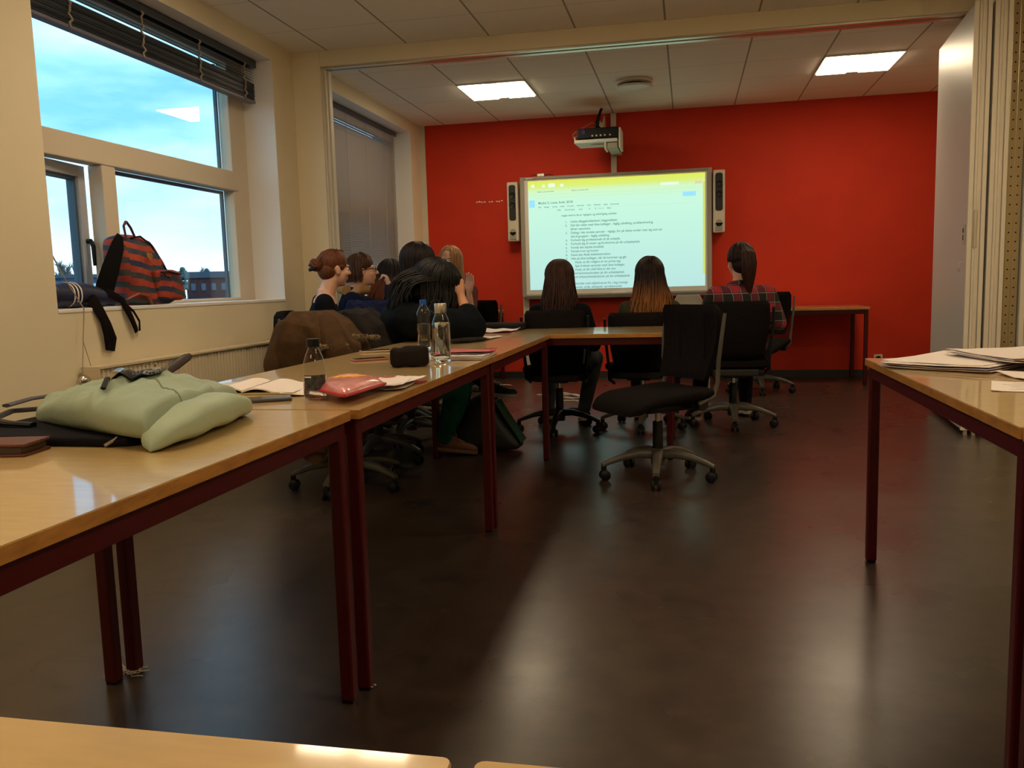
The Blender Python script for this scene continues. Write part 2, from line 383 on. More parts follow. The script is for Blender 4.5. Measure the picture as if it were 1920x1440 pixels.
for i in range(nsl):
    z = 2.552-i*.0218; a = (.30 if i in (3, 4, 5) else .8) if i < 8 else (1.0 if i < 40 else .9)
    st.box((-2.985, 7.465, z), (.025, 2.17, .0012), rot=Matrix.Rotation(-a, 3, 'Y'))
build(st, 'slats', M['slat'], b2)
build(MB().bb(-3.0, -2.97, 6.38, 8.55, .965, .98), 'bottom_rail', M['slat'], b2)
for yy in (6.75, 7.25, 7.72, 8.2, 8.45): build(MB().cyl((-2.968, yy, 2.56), (-2.968, yy, .97), .0022, 6), 'ladder_cord', pmat('ladder_cord_pale', (.45, .38, .30), .8, bump=.02), b2)
# pull cords of the near blind hanging past the sill
pc = MB().tube([(-2.95, 3.40, 2.31), (-2.94, 3.41, 1.35), (-2.85, 3.46, 1.1), (-2.79, 3.50, .95), (-2.785, 3.44, .60), (-2.785, 3.40, .2)], .0018, 6).tube([(-2.945, 3.403, 2.31), (-2.935, 3.413, 1.35), (-2.85, 3.463, 1.1), (-2.79, 3.503, .95), (-2.785, 3.47, .80), (-2.785, 3.515, .66)], .0018, 6)
tag(build(pc, 'pull_cord', M['cord'], smooth=True), 'thin pale blind cords hanging over the sill beside the navy bag', 'cord')

# ---- radiator
M['rad'] = pmat('radiator_enamel', (.60, .50, .34), .4, bump=.02)
rd = thing('radiator', (-2.76, 4.45, .14), 'cream panel radiator under the near window', 'radiator')
ry0, ry1 = 3.47, 5.50
fn = lambda u, v: (-2.715+.006*math.cos(u*60*2*PI)*(1 if .06 < v < .95 else 0), lerp(ry0, ry1, u), lerp(.14, .665, v))
build(MB().sheet(fn, 480, 16), 'panel', M['rad'], rd, smooth=True)
build(MB().bb(-2.80, -2.72, ry0, ry1, .14, .66), 'convector', M['rad'], rd)
build(MB().bb(-2.805, -2.705, ry0-.005, ry1+.005, .665, .678).bb(-2.80, -2.705, ry0-.008, ry0-.002, .13, .668), 'top_cover', M['rad'], rd, bevel=.002)
build(MB().cyl((-2.765, 3.43, .62), (-2.765, 3.47, .62), .012).lathe([(.012, 0), (.022, .004), (.024, .02), (.018, .045), (.008, .05)], (-2.765, 3.43, .62), 16, (0.6, -.8, .1)), 'valve', M['chrome'], rd, smooth=True)
tag(build(MB().tube([(-2.795, 3.43, .01), (-2.795, 3.43, .615)], .009, 10), 'heating_pipe', M['rad'], smooth=True), 'thin painted heating pipe running down the wall beside the radiator', 'pipe')

# ---- ceiling lamps
M['lampframe'] = pmat('lamp_frame', (.75, .70, .62), .4, bump=.02)
M['diff'] = emat('lamp_diffuser', (1.0, .80, .53), LAMP)
M['diff2'] = emat('lamp_reflector', (1.0, .78, .50), LAMP*.55)
def lamp(name, loc, label):
    x, y, z = loc; root = thing(name, loc, label, 'ceiling lamp', 'square ceiling lamps')
    f = MB(); s = .3
    f.bb(x-s, x+s, y-s, y-s+.018, z-.012, z-.001).bb(x-s, x+s, y+s-.018, y+s, z-.012, z-.001).bb(x-s, x-s+.014, y-s, y+s, z-.012, z-.001).bb(x+s-.014, x+s, y-s, y+s, z-.012, z-.001)
    build(f, 'frame', M['lampframe'], root, bevel=.002)
    for a, b in ((-.284, -.05), (.05, .284)): build(MB().bb(x+a, x+b, y-.28, y+.28, z-.019, z-.002), 'diffuser', M['diff'], root)  # extra depth below the frame added so its sides brighten the ceiling
    build(MB().bb(x-.05, x+.05, y-.28, y+.28, z-.009, z-.002), 'reflector', M['diff2'], root)
    return root
l0 = lamp('ceiling_lamp', (-1.645, 7.54, H), 'lit square ceiling lamp left of the round vent')
dup(l0, (1.355, 7.54, H), 0, 'lit square ceiling lamp right of the round vent, near the folding wall')
for n, (x, y) in enumerate([(-1.645, 3.94), (1.355, 3.94), (-1.645, 1.54), (1.355, 1.54), (-1.645, -.86), (1.355, -.86)]):
    dup(l0, (x, y, H), 0, 'lit square ceiling lamp of the near room, %s row above the %s' % ('left' if x < 0 else 'right', ['steel capped bottle', 'open floor', 'green backpack', 'right edge table', 'space behind the viewer', 'space behind the viewer'][n]))
# ---- air vent
vt = thing('air_vent', (-.45, 7.61, H), 'round cream air vent on the ceiling between the two lamps', 'vent')
build(MB().lathe([(.0, 0), (.155, 0), (.16, -.01), (.15, -.018), (.10, -.018), (.0, -.018)], (-.45, 7.61, H-.001), 40), 'collar', M['lampframe'], vt, smooth=True)
build(MB().cyl((-.45, 7.61, H-.045), (-.45, 7.61, H-.018), .085, 24), 'neck', M['black'], vt, smooth=True)
build(MB().lathe([(.0, -.045), (.15, -.043), (.158, -.05), (.15, -.062), (.08, -.072), (.0, -.074)], (-.45, 7.61, H), 40), 'disc', M['lampframe'], vt, smooth=True)

# ---- folding partition panels parked at the right
M['panel'] = pmat('panel_grey_laminate', (.62, .60, .55), .38, bump=.02, spec=.5)
M['profile'] = pmat('panel_edge_profile', (.78, .70, .55), .45, bump=.03)
M['perf'] = pmat('perforated_brass', (.45, .37, .22), .28, .9)
N, L, B = nodes(M['perf']); tc = N.new('ShaderNodeTexCoord'); sp = N.new('ShaderNodeSeparateXYZ'); L.new(tc.outputs['Object'], sp.inputs[0])
fz = mathn(N, L, 'SUBTRACT', mathn(N, L, 'FRACT', mathn(N, L, 'DIVIDE', sp.outputs['Z'], .055)), .5); fz = mathn(N, L, 'MULTIPLY', fz, .055)
dx = mathn(N, L, 'SUBTRACT', mathn(N, L, 'ABSOLUTE', mathn(N, L, 'SUBTRACT', sp.outputs['X'], .008)), .019)
r2 = mathn(N, L, 'ADD', mathn(N, L, 'MULTIPLY', fz, fz), mathn(N, L, 'MULTIPLY', dx, dx)); hole = mathn(N, L, 'LESS_THAN', r2, .0000225)
mx = N.new('ShaderNodeMixRGB'); mx.inputs['Color1'].default_value = (.45, .37, .22, 1); mx.inputs['Color2'].default_value = (.01, .008, .006, 1); L.new(hole, mx.inputs['Fac']); L.new(mx.outputs[0], B.inputs['Base Color'])
nz = N.new('ShaderNodeTexNoise'); nz.inputs['Scale'].default_value = 22; L.new(tc.outputs['Object'], nz.inputs['Vector']); bp = N.new('ShaderNodeBump'); bp.inputs['Strength'].default_value = .35; bp.inputs['Distance'].default_value = .01; L.new(nz.outputs['Fac'], bp.inputs['Height']); L.new(bp.outputs[0], B.inputs['Normal'])
def panel(x, y0, y1, ang, label, th=.095):
    root = thing('partition_panel', (x, y0, 0), label, 'partition panel', None, 0)
    rot = Matrix.Rotation(ang, 3, 'Z'); o = V((x, y0, 0)); Ly = y1-y0
    def bx(mb, a0, a1, b0, b1, z0, z1): return mb.box(o + rot @ V(((a0+a1)/2, (b0+b1)/2, 0)) + V((0, 0, (z0+z1)/2)), (a1-a0, b1-b0, z1-z0), rot=rot)
    build(bx(MB(), .004, th-.004, .02, Ly, .035, 2.585), 'leaf', M['panel'], root, bevel=.003)
    e = MB(); bx(e, 0, .026, 0, .02, .03, 2.59); bx(e, .030, .068, .008, .02, .03, 2.59); bx(e, .072, th, 0, .02, .03, 2.59); bx(e, .044, .054, -.004, .008, .03, 2.59)
    build(e, 'edge_profile', M['profile'], root, bevel=.002)
    for q in (.02, th-.03):
        f = MB(); bx(f, q, q+.02, .01, .04, 0.0, .036); build(f, 'foot', M['alu'], root)
    return root, bx
p1, bx = panel(1.655, 5.64, 6.74, -.085, 'grey folding wall panel facing the red wall, leftmost of the parked stack')
lk = build(bx(MB(), -.004, .004, .07, .105, 1.18, 1.30), 'lock_plate', M['alu'], p1, bevel=.002)
m_ = MB(); bx(m_, -.007, -.004, .08, .096, 1.25, 1.275); bx(m_, -.007, -.004, .084, .092, 1.205, 1.235); build(m_, 'lock_symbol', M['black'], lk)
hk = MB(); q = V((1.655, 5.64, 0)); hk.tube([q+V((-.003, .085, 1.07)), q+V((-.016, .085, 1.065)), q+V((-.018, .087, 1.03)), q+V((-.008, .10, 1.015))], .004, 6); build(hk, 'coat_hook', M['metalw'], p1, smooth=True)
p2, bx2 = panel(1.765, 5.63, 6.73, -.02, 'folding wall panel with recessed grip, second from the left of the parked stack')
panel(1.955, 5.62, 6.72, 0, 'folding wall panel right of the perforated strip in the parked stack')
panel(2.06, 5.61, 6.71, 0, 'folding wall panel, fourth from the left of the parked stack')
panel(2.165, 5.61, 6.71, 0, 'folding wall panel, fifth from the left of the parked stack')
gp = MB(); bx(gp, .034, .054, -.006, .008, 1.15, 1.38); build(gp, 'grip_slot', M['darkgrey'] if 0 else M['alu'], p1, bevel=.006)
pf = thing('perforated_strip', (1.90, 5.66, 0), 'pair of shiny perforated metal strips between the parked wall panels', 'metal strip')
for k in range(2):
    xx = 1.872+k*.038
    st_ = build(MB().bb(xx, xx+.034, 5.655, 5.66, .04, 2.59), 'strip', M['perf'], pf)
build(MB().bb(1.868, 1.95, 5.66, 5.70, .04, 2.59), 'backing', M['alu'], pf)

# ================================================================== WHITEBOARD
M['bframe'] = pmat('board_frame', (.33, .30, .24), .5, bump=.02)
M['bwhite'] = pmat('board_surface', (.75, .70, .62), .35, bump=.01)
wb = thing('interactive_whiteboard', (-.74, 8.9, .88), 'large interactive whiteboard with a projected document on the red wall', 'whiteboard')
bx0, bx1, bz0, bz1, by = -1.72, .235, .87, 2.115, 8.84
build(MB().bb(bx0+.02, bx1-.02, by+.01, 8.935, bz0+.02, bz1-.02), 'back_box', M['bframe'], wb)
fr = MB().bb(bx0, bx0+.045, by-.012, by+.03, bz0, bz1).bb(bx1-.045, bx1, by-.012, by+.03, bz0, bz1).bb(bx0+.045, bx1-.045, by-.012, by+.03, bz1-.03, bz1).bb(bx0+.045, bx1-.045, by-.012, by+.03, bz0, bz0+.03)
build(fr, 'frame', M['bframe'], wb, bevel=.006)
build(MB().bb(bx0+.045, bx1-.045, by, by+.01, bz0+.03, bz1-.03), 'writing_surface', M['bwhite'], wb)
text('SMART', 'logo', pmat('logo_grey', (.75, .72, .66), .4, bump=.01), wb, (bx0+.06, by-.0135, bz1-.026), .026)
# projected picture: a lit screen
scm = bpy.data.materials.new('projected_picture'); scm.use_nodes = True; N = scm.node_tree.nodes; L = scm.node_tree.links; N.clear()
o_ = N.new('ShaderNodeOutputMaterial'); em = N.new('ShaderNodeEmission'); tc = N.new('ShaderNodeTexCoord'); sp = N.new('ShaderNodeSeparateXYZ')
L.new(tc.outputs['Object'], sp.inputs[0])
cr = N.new('ShaderNodeValToRGB'); e = cr.color_ramp.elements
e[0].position = .0; e[0].color = (.50, .80, .76, 1); e[1].position = 1.0; e[1].color = (.76, .84, .10, 1)
for p_, c_ in ((.55, (.56, .92, .76)), (.80, (.60, .96, .74)), (.90, (.66, .95, .58)), (.945, (.72, .88, .20))):
    q_ = e.new(p_); q_.color = (*c_, 1)
mr = N.new('ShaderNodeMapRange'); mr.inputs['From Min'].default_value = .065; mr.inputs['From Max'].default_value = 1.19
L.new(sp.outputs['Z'], mr.inputs['Value']); L.new(mr.outputs[0], cr.inputs['Fac']); L.new(cr.outputs[0], em.inputs['Color']); em.inputs['Strength'].default_value = .86
L.new(em.outputs[0], o_.inputs['Surface'])
sx0, sx1, sz0, sz1 = -1.635, .168, .945, 2.07
S = build(MB().bb(sx0, sx1, by-.003, by, sz0, sz1), 'projected_image', scm, wb)
et = emat('projected_text', (.17, .34, .31), .8); ey = emat('projected_yellow', (.66, .76, .16), .85); ew = emat('projected_white', (.85, 1.0, .80), .85); eb = emat('projected_blue', (.30, .68, .95), 1.0); ep = emat('projected_pink', (.70, .55, .42), 1.0)
yq = by-.0035
build(MB().bb(sx1-.022, sx1, yq, by-.003, sz0+.12, 1.98), 'screen_margin', ey, S)
for q_ in ((sx0+.215, sx0+.285, 2.0, 2.04), (sx0+.035, sx0+.07, 2.005, 2.035), (sx0+.34, sx0+.375, 2.0, 2.03), (sx0+.15, sx0+.18, 2.005, 2.03), (sx1-.44, sx1-.26, 1.965, 1.992)): build(MB().bb(q_[0], q_[1], yq, by-.003, q_[2], q_[3]), 'window_icon', ew, S)
build(MB().bb(sx0+.01, sx0+.07, yq, by-.003, 1.80, 1.875).bb(sx1-.22, sx1-.09, yq, by-.003, 1.845, 1.89), 'blue_fields', eb, S)
build(MB().bb(sx1-.10, sx1-.03, yq, by-.003, 1.965, 1.99), 'close_field', ep, S)
build(MB().bb(sx0+.03, sx1-.05, yq, by-.003, 1.925, 1.927).bb(sx0+.07, sx1-.05, yq, by-.003, 1.893, 1.895).bb(sx0+.10, sx1-.08, yq, by-.003, 1.777, 1.779), 'toolbar_lines', emat('projected_line', (.42, .72, .60), 1.0), S)
lines = [(1.832, .105, .034, 'Modul 5, Lone, for\u00e5r 2018'), (1.795, .105, .019, 'Filer     Rediger     Visning     Inds\u00e6t     Formater     V\u00e6rkt\u00f8jer     Tabel     Tilf\u00f8jelser     Hj\u00e6lp     Kommentar'),
 (1.757, .30, .019, '100%        Normal tekst        Arial            14         B   I   U   A       Mere'),
 (1.953, .10, .016, 'Modul 5, Lone, for\u00e5r 2018'), (1.953, .46, .016, 'Modul 5, Lone, for\u00e5r 2018'),
 (1.727, .345, .026, 'noget med at de er vigtigste og selvf\u00f8lgelig udvikler'),
 (1.660, .44, .030, 'Udvis tilbageholdenhed i begyndelsen'), (1.622, .44, .030, 'Del din viden med dine kolleger - faglig udvikling, probleml\u00f8sning'), (1.584, .44, .030, 'bliver nemmere'),
 (1.546, .44, .030, 'Deltag i det sociale samv\u00e6r - vigtigt, for p\u00e5 dette m\u00f8der man sig som en'), (1.508, .44, .030, 'del af gruppen - faglig udvikling'),
 (1.470, .44, .030, 'Forhold dig professionelt til dit arbejde'), (1.432, .44, .030, 'Forhold dig til myter og fordomme p\u00e5 din arbejdsplads'), (1.394, .44, .030, 'Forst\u00e5 det skjulte budskab'),
 (1.356, .44, .030, 'Forst\u00e5 ironi og humor'), (1.318, .44, .030, 'Kend den flade ledelsesstruktur'), (1.280, .44, .030, 'Hils p\u00e5 dine kolleger, n\u00e5r du kommer og g\u00e5r'),
 (1.242, .48, .030, 'Husk, at din religion er en privat sag'), (1.204, .48, .030, 'Spis frokost sammen med dine kolleger'), (1.166, .48, .030, 'Husk, at din chef ikke er din ven'),
 (1.128, .44, .030, 'Kend kommandovejen p\u00e5 din arbejdsplads'), (1.090, .44, .030, 'Kend virksomhedskulturen p\u00e5 din arbejdsplads'),
 (1.022, .40, .030, 'Arbejdsordet med adjektiverne fra i dag (mange'), (.984, .46, .030, 'sm\u00f8rer, s\u00f8de, afslappet, uproblematisk')]
tx = [text(t_, 'projected_lines', et, S, (sx0+x_, yq, z_-(.03 if z_ < 1.74 else 0)), s_*(1.07 if z_ < 1.74 else 1), ext=.0001) for z_, x_, s_, t_ in lines]
nums = [(1.660, '1.'), (1.622, '2.'), (1.546, '3.'), (1.470, '4.'), (1.432, '5.'), (1.394, '6.'), (1.356, '7.'), (1.318, '8.'), (1.280, '9.')]
tx += [text(t_, 'projected_lines', et, S, (sx0+.385, yq, z_-.03), .029, ext=.0001) for z_, t_ in nums]
meshjoin(tx, 'projected_lines')
tr = build(MB().bb(bx0+.05, bx1-.05, by-.085, by-.012, bz0-.02, bz0+.005).bb(bx0+.05, bx1-.05, by-.09, by-.082, bz0-.02, bz0+.015), 'pen_tray', pmat('pen_tray_grey', (.12, .11, .10), .4, bump=.02), wb, bevel=.003)
tag(build(MB().ell((-.70, by-.05, bz0+.025), (.075, .022, .019)), 'board_eraser', M['metalw'], smooth=True), 'pale oval eraser lying in the tray under the whiteboard', 'eraser')
cb = thing('receiver_box', (-1.50, 8.88, 2.115), 'small grey receiver box with cables on the top edge of the whiteboard', 'box')
build(MB().bb(-1.54, -1.46, 8.85, 8.91, 2.115, 2.15), 'case', M['alu'], cb, bevel=.008)
build(MB().tube([(-1.54, 8.88, 2.13), (-1.58, 8.88, 2.145), (-1.61, 8.89, 2.12)], .004, 6).tube([(-1.46, 8.88, 2.13), (-1.41, 8.88, 2.14), (-1.37, 8.89, 2.12)], .004, 6), 'cable', M['black'], cb, smooth=True)
def speaker(x0, x1, z0, z1, label):
    root = thing('wall_speaker', ((x0+x1)/2, 8.9, z0), label, 'speaker', 'wall speakers')
    build(MB().bb(x0, x1, 8.80, 8.93, z0, z1), 'cabinet', M['metalw'], root, bevel=.012)
    gx0, gx1 = x0+.022, x1-.022
    pts = lambda r, n: [(r*math.cos(a), r*math.sin(a)) for a in [2*PI*k/n for k in range(n)]]
    g = MB(); rr = (gx1-gx0)/2; cx = (gx0+gx1)/2
    ring = []
    za, zb = z0+.215, z1-.03
    for k in range(24):
        a = 2*PI*k/24; ring.append((cx+rr*math.copysign(abs(math.cos(a))**.6, math.cos(a)), (zb-rr if math.sin(a) > 0 else za+rr)+rr*math.copysign(abs(math.sin(a))**.6, math.sin(a))))
    g.rings([[V((p[0], 8.792, p[1])) for p in ring], [V((p[0], 8.802, p[1])) for p in ring]])
    build(g, 'grille', M['darkgrey'], root, bevel=.003)
    a = MB()
    for zz in (z1-.14, z1-.24): a.lathe([(.03, 0), (.034, .004), (.03, .008), (.012, .003)], (cx, 8.796, zz), 20, (0, -1, 0))
    build(a, 'driver', M['black'], root, smooth=True)
    build(MB().bb(gx0+.002, gx1-.002, 8.792, 8.80, z0+.02, z0+.095).cyl((cx, 8.80, z0+.095), (cx, 8.792, z0+.095), rr-.002, 20), 'control_panel', M['bframe'], root)
    build(MB().cyl((cx, 8.79, z0+.075), (cx, 8.78, z0+.075), .012, 12), 'knob', M['black'], root)
    return root
speaker(-1.855, -1.74, 1.46, 2.07, 'slim speaker with grey grille on the red wall left of the whiteboard')
speaker(.245, .36, 1.47, 2.085, 'slim speaker with grey grille on the red wall right of the whiteboard')
# ---- projector on its wall mount
pr = thing('projector', (-.84, 8.45, 2.32), 'black projector in a white tray on a wall mounted arm above the whiteboard', 'projector')
px = -.86; py = 8.48
build(MB().bb(-.773, -.717, 8.90, 8.935, 2.115, H-.005), 'wall_rail', M['metalw'], pr, bevel=.003)
build(MB().bb(px-.19, px+.21, py-.14, py+.14, 2.385, 2.485), 'body', M['black'], pr, bevel=.01)
build(MB().poly([(px-.215, py-.16), (px+.20, py-.16), (px+.22, py+.15), (px-.195, py+.15)], 2.34, 2.375).bb(px-.215, px-.20, py-.16, py+.14, 2.37, 2.40), 'tray', pmat('tray_white', (.62, .66, .60), .5, bump=.02), pr, bevel=.008)
build(MB().ell((px+.02, py-.05, 2.338), (.09, .06, .02)), 'lens_cover', M['metalw'], pr, smooth=True)
build(MB().bb(px+.215, px+.235, py-.18, py+.12, 2.28, 2.47), 'side_cover', M['trimw'], pr, bevel=.008)
build(MB().bb(px+.10, px+.20, py-.15, 8.91, 2.285, 2.335), 'arm', pmat('arm_grey', (.36, .34, .26), .5, bump=.02), pr, bevel=.005)
build(MB().bb(px+.075, px+.095, py-.16, py+.05, 2.275, 2.34), 'arm_cap', M['trimw'], pr, bevel=.004)
tri = MB().add([(px+.02, 8.90, 2.49), (px+.02, 8.90, 2.70), (px+.02, 8.60, 2.50), (px+.035, 8.90, 2.49), (px+.035, 8.90, 2.70), (px+.035, 8.60, 2.50)], [(0, 1, 2), (5, 4, 3), (0, 3, 4, 1), (1, 4, 5, 2), (2, 5, 3, 0)])
tri.add([(px-.02, 8.78, 2.64), (px+.12, 8.86, 2.49), (px-.02, 8.78, 2.49), (px-.02, 8.79, 2.64), (px+.12, 8.87, 2.49), (px-.02, 8.79, 2.49)], [(0, 1, 2), (5, 4, 3), (0, 3, 4, 1), (1, 4, 5, 2), (2, 5, 3, 0)])
build(tri, 'bracket', M['metalw'], pr)
cbm = MB(); random.seed(5)
for k in range(7):
    a = random.uniform(-.03, .03); cbm.tube([(px+.05+a, py+.02, 2.44), (px-.01+a*.6, py-.02+random.uniform(-.03, .03), 2.52), (px+.0+a*.4, py+.08, 2.62), (px+.02+a*.3, 8.66, H-.003)], .007, 6)
build(cbm, 'cables', M['black'], pr, smooth=True)
build(MB().tube([(px-.16, py-.1, 2.48), (px-.05, py-.06, 2.55), (px-.01, py-.02, 2.53), (px-.04, py-.1, 2.47)], .005, 6).tube([(px-.195, py-.1, 2.47), (px-.235, py-.1, 2.44), (px-.23, py-.1, 2.41), (px-.19, py-.1, 2.42)], .004, 6), 'plug_lead', M['alu'], pr, smooth=True)
build(MB().bb(px-.14, px-.11, py-.146, py-.139, 2.43, 2.47), 'video_socket', pmat('vga_blue', (.02, .01, .16), .4, bump=.02), pr, label='blue video socket')
for k, xx in enumerate((-.04, 0, .04, .08, .13)): build(MB().cyl((px+xx, py-.139, 2.41), (px+xx, py-.148, 2.41), .009, 10), 'socket', M['alu'], pr)
# ---- small wall things
struct(MB().bb(-1.73, -1.665, 8.915, 8.937, .07, .868), 'trim_9', M['trimw'])
so = thing('wall_socket', (1.845, 8.93, .17), 'white power socket low on the red wall right of the back table', 'socket')
build(MB().bb(1.805, 1.885, 8.915, 8.937, .14, .22), 'plate', M['trimw'], so, bevel=.004)
build(MB().lathe([(.026, 0), (.03, .003), (.026, .004), (.02, -.004), (0, -.004)], (1.845, 8.915, .18), 24, (0, -1, 0)), 'insert', M['bframe'], so, smooth=True)
ch = MB(); random.seed(9)
for k in range(11):
    x = -2.21+k*.027
    if k in (4, 7): continue
    n = 7; c = V((x, 0, 1.895+.004*math.sin(k*2)))
    pts = [(c.x+.016*random.uniform(.5, 1)*math.cos(2*PI*j/n), c.z+.009*random.uniform(.5, 1)*math.sin(2*PI*j/n)) for j in range(n)]
    ch.rings([[V((p[0], YB-.0015, p[1])) for p in pts], [V((p[0], YB+.001, p[1])) for p in pts]])
build(ch, 'paint_chips', M['paper'], bpy.data.objects['wall_back'])

# ================================================================== TABLES
M['ferrule'] = pmat('leg_tip', (.55, .50, .42), .5, bump=.1)
def rrect(x0, x1, y0, y1, r, n=3):
    pts = []
    for cx, cy, a0 in ((x1-r, y1-r, 0), (x0+r, y1-r, PI/2), (x0+r, y0+r, PI), (x1-r, y0+r, 1.5*PI)):
        for k in range(n+1): a = a0+PI/2*k/n; pts.append((cx+r*math.cos(a), cy+r*math.sin(a)))
    return pts
def table(x0, x1, y0, y1, label, group=None, z=T, topmat=None):
    root = thing('classroom_table', ((x0+x1)/2, (y0+y1)/2, 0), label, 'table', group)
    build(MB().poly(rrect(x0+.001, x1-.001, y0+.001, y1-.001, .006), z-.002, z), 'table_top', topmat or M['wood'], root)
    e = build(MB().poly(rrect(x0, x1, y0, y1, .007), z-.023, z-.002), 'edge_band', M['edge'], root)
    a = .012; rh = .042
    r = MB().bb(x0+a+.03, x1-a-.03, y0+a, y0+a+.02, z-.023-rh, z-.023).bb(x0+a+.03, x1-a-.03, y1-a-.02, y1-a, z-.023-rh, z-.023)
    r.bb(x0+a, x0+a+.02, y0+a+.03, y1-a-.03, z-.023-rh, z-.023).bb(x1-a-.02, x1-a, y0+a+.03, y1-a-.03, z-.023-rh, z-.023)
    build(r, 'frame', M['tablered'], root, bevel=.003)
    for lx, ly in ((x0+a, y0+a), (x1-a-.034, y0+a), (x0+a, y1-a-.034), (x1-a-.034, y1-a-.034)):
        lg = build(MB().bb(lx, lx+.034, ly, ly+.034, .006, z-.023), 'leg', M['tablered'], root, bevel=.006, seg=3)
        build(MB().bb(lx+.003, lx+.031, ly+.003, ly+.031, 0, .006), 'foot', M['black'], lg)
    return root
table(-1.505, -.79, .475, 1.875, 'beech table at the left carrying the pale green backpack')
table(-1.495, -.775, 1.888, 3.318, 'beech table in the left row carrying the pink pouch and the black-capped bottle')
table(-1.49, -.772, 3.322, 4.742, 'beech table in the left row under the leaning person in black')
table(-1.50, -.075, 4.748, 5.462, 'beech table set crosswise at the far end of the left row')
table(.60, 1.32, 1.70, 3.115, 'beech table at the right with stacks of papers')
table(.60, 1.32, .49, 1.688, 'beech table at the right edge, nearer than the paper-covered one')
table(-1.56, -.142, -.245, .47, 'beech table filling the lower left corner of the photo')
table(-.128, .585, -.245, .47, 'beech table right beside the narrow gap at the bottom edge of the photo')
table(.22, 1.62, 8.20, 8.90, 'empty beech table against the red wall right of the whiteboard')
M['paletop'] = pmat('pale_table_top', (.66, .56, .45), .3, bump=.02)
table(-2.72, -1.93, 8.05, 8.88, 'pale topped table in the far left corner with a black device on it', z=.74, topmat=M['paletop'])
dv = thing('media_player', (-2.2, 8.62, .74), 'flat black device with a grey front on the pale corner table', 'device')
build(MB().bb(-2.55, -1.99, 8.5, 8.72, .741, .80), 'case', M['black'], dv, bevel=.006)
build(MB().bb(-2.19, -2.12, 8.494, 8.502, .745, .795), 'front_panel', M['bframe'], dv)
build(MB().bb(-2.085, -2.045, 8.494, 8.502, .765, .795), 'display', pmat('display_pale', (.75, .75, .72), .4, bump=.01), dv)
# dust fluff on the floor by the table legs
fl = MB(); random.seed(2)
for k in range(40):
    a = random.uniform(0, 6.3); p = V((-1.475+random.uniform(-.035, .03), 1.895+random.uniform(-.02, .03), .004)); fl.tube([p, p+V((.02*math.cos(a), .02*math.sin(a), .006)), p+V((.03*math.cos(a+.5), .03*math.sin(a+.5), .001))], .0014, 4)
for k in range(12):
    a = random.uniform(0, 6.3); p = V((-.79+random.uniform(-.01, .01), 1.925+random.uniform(-.01, .01), .004)); fl.tube([p, p+V((.012*math.cos(a), .012*math.sin(a), .004))], .0014, 4)
tag(build(fl, 'dust_fluff', pmat('dust_grey', (.45, .38, .32), .9, bump=.1)), 'pale dust fluff stuck on the floor between the table legs', 'dust', kind='stuff')

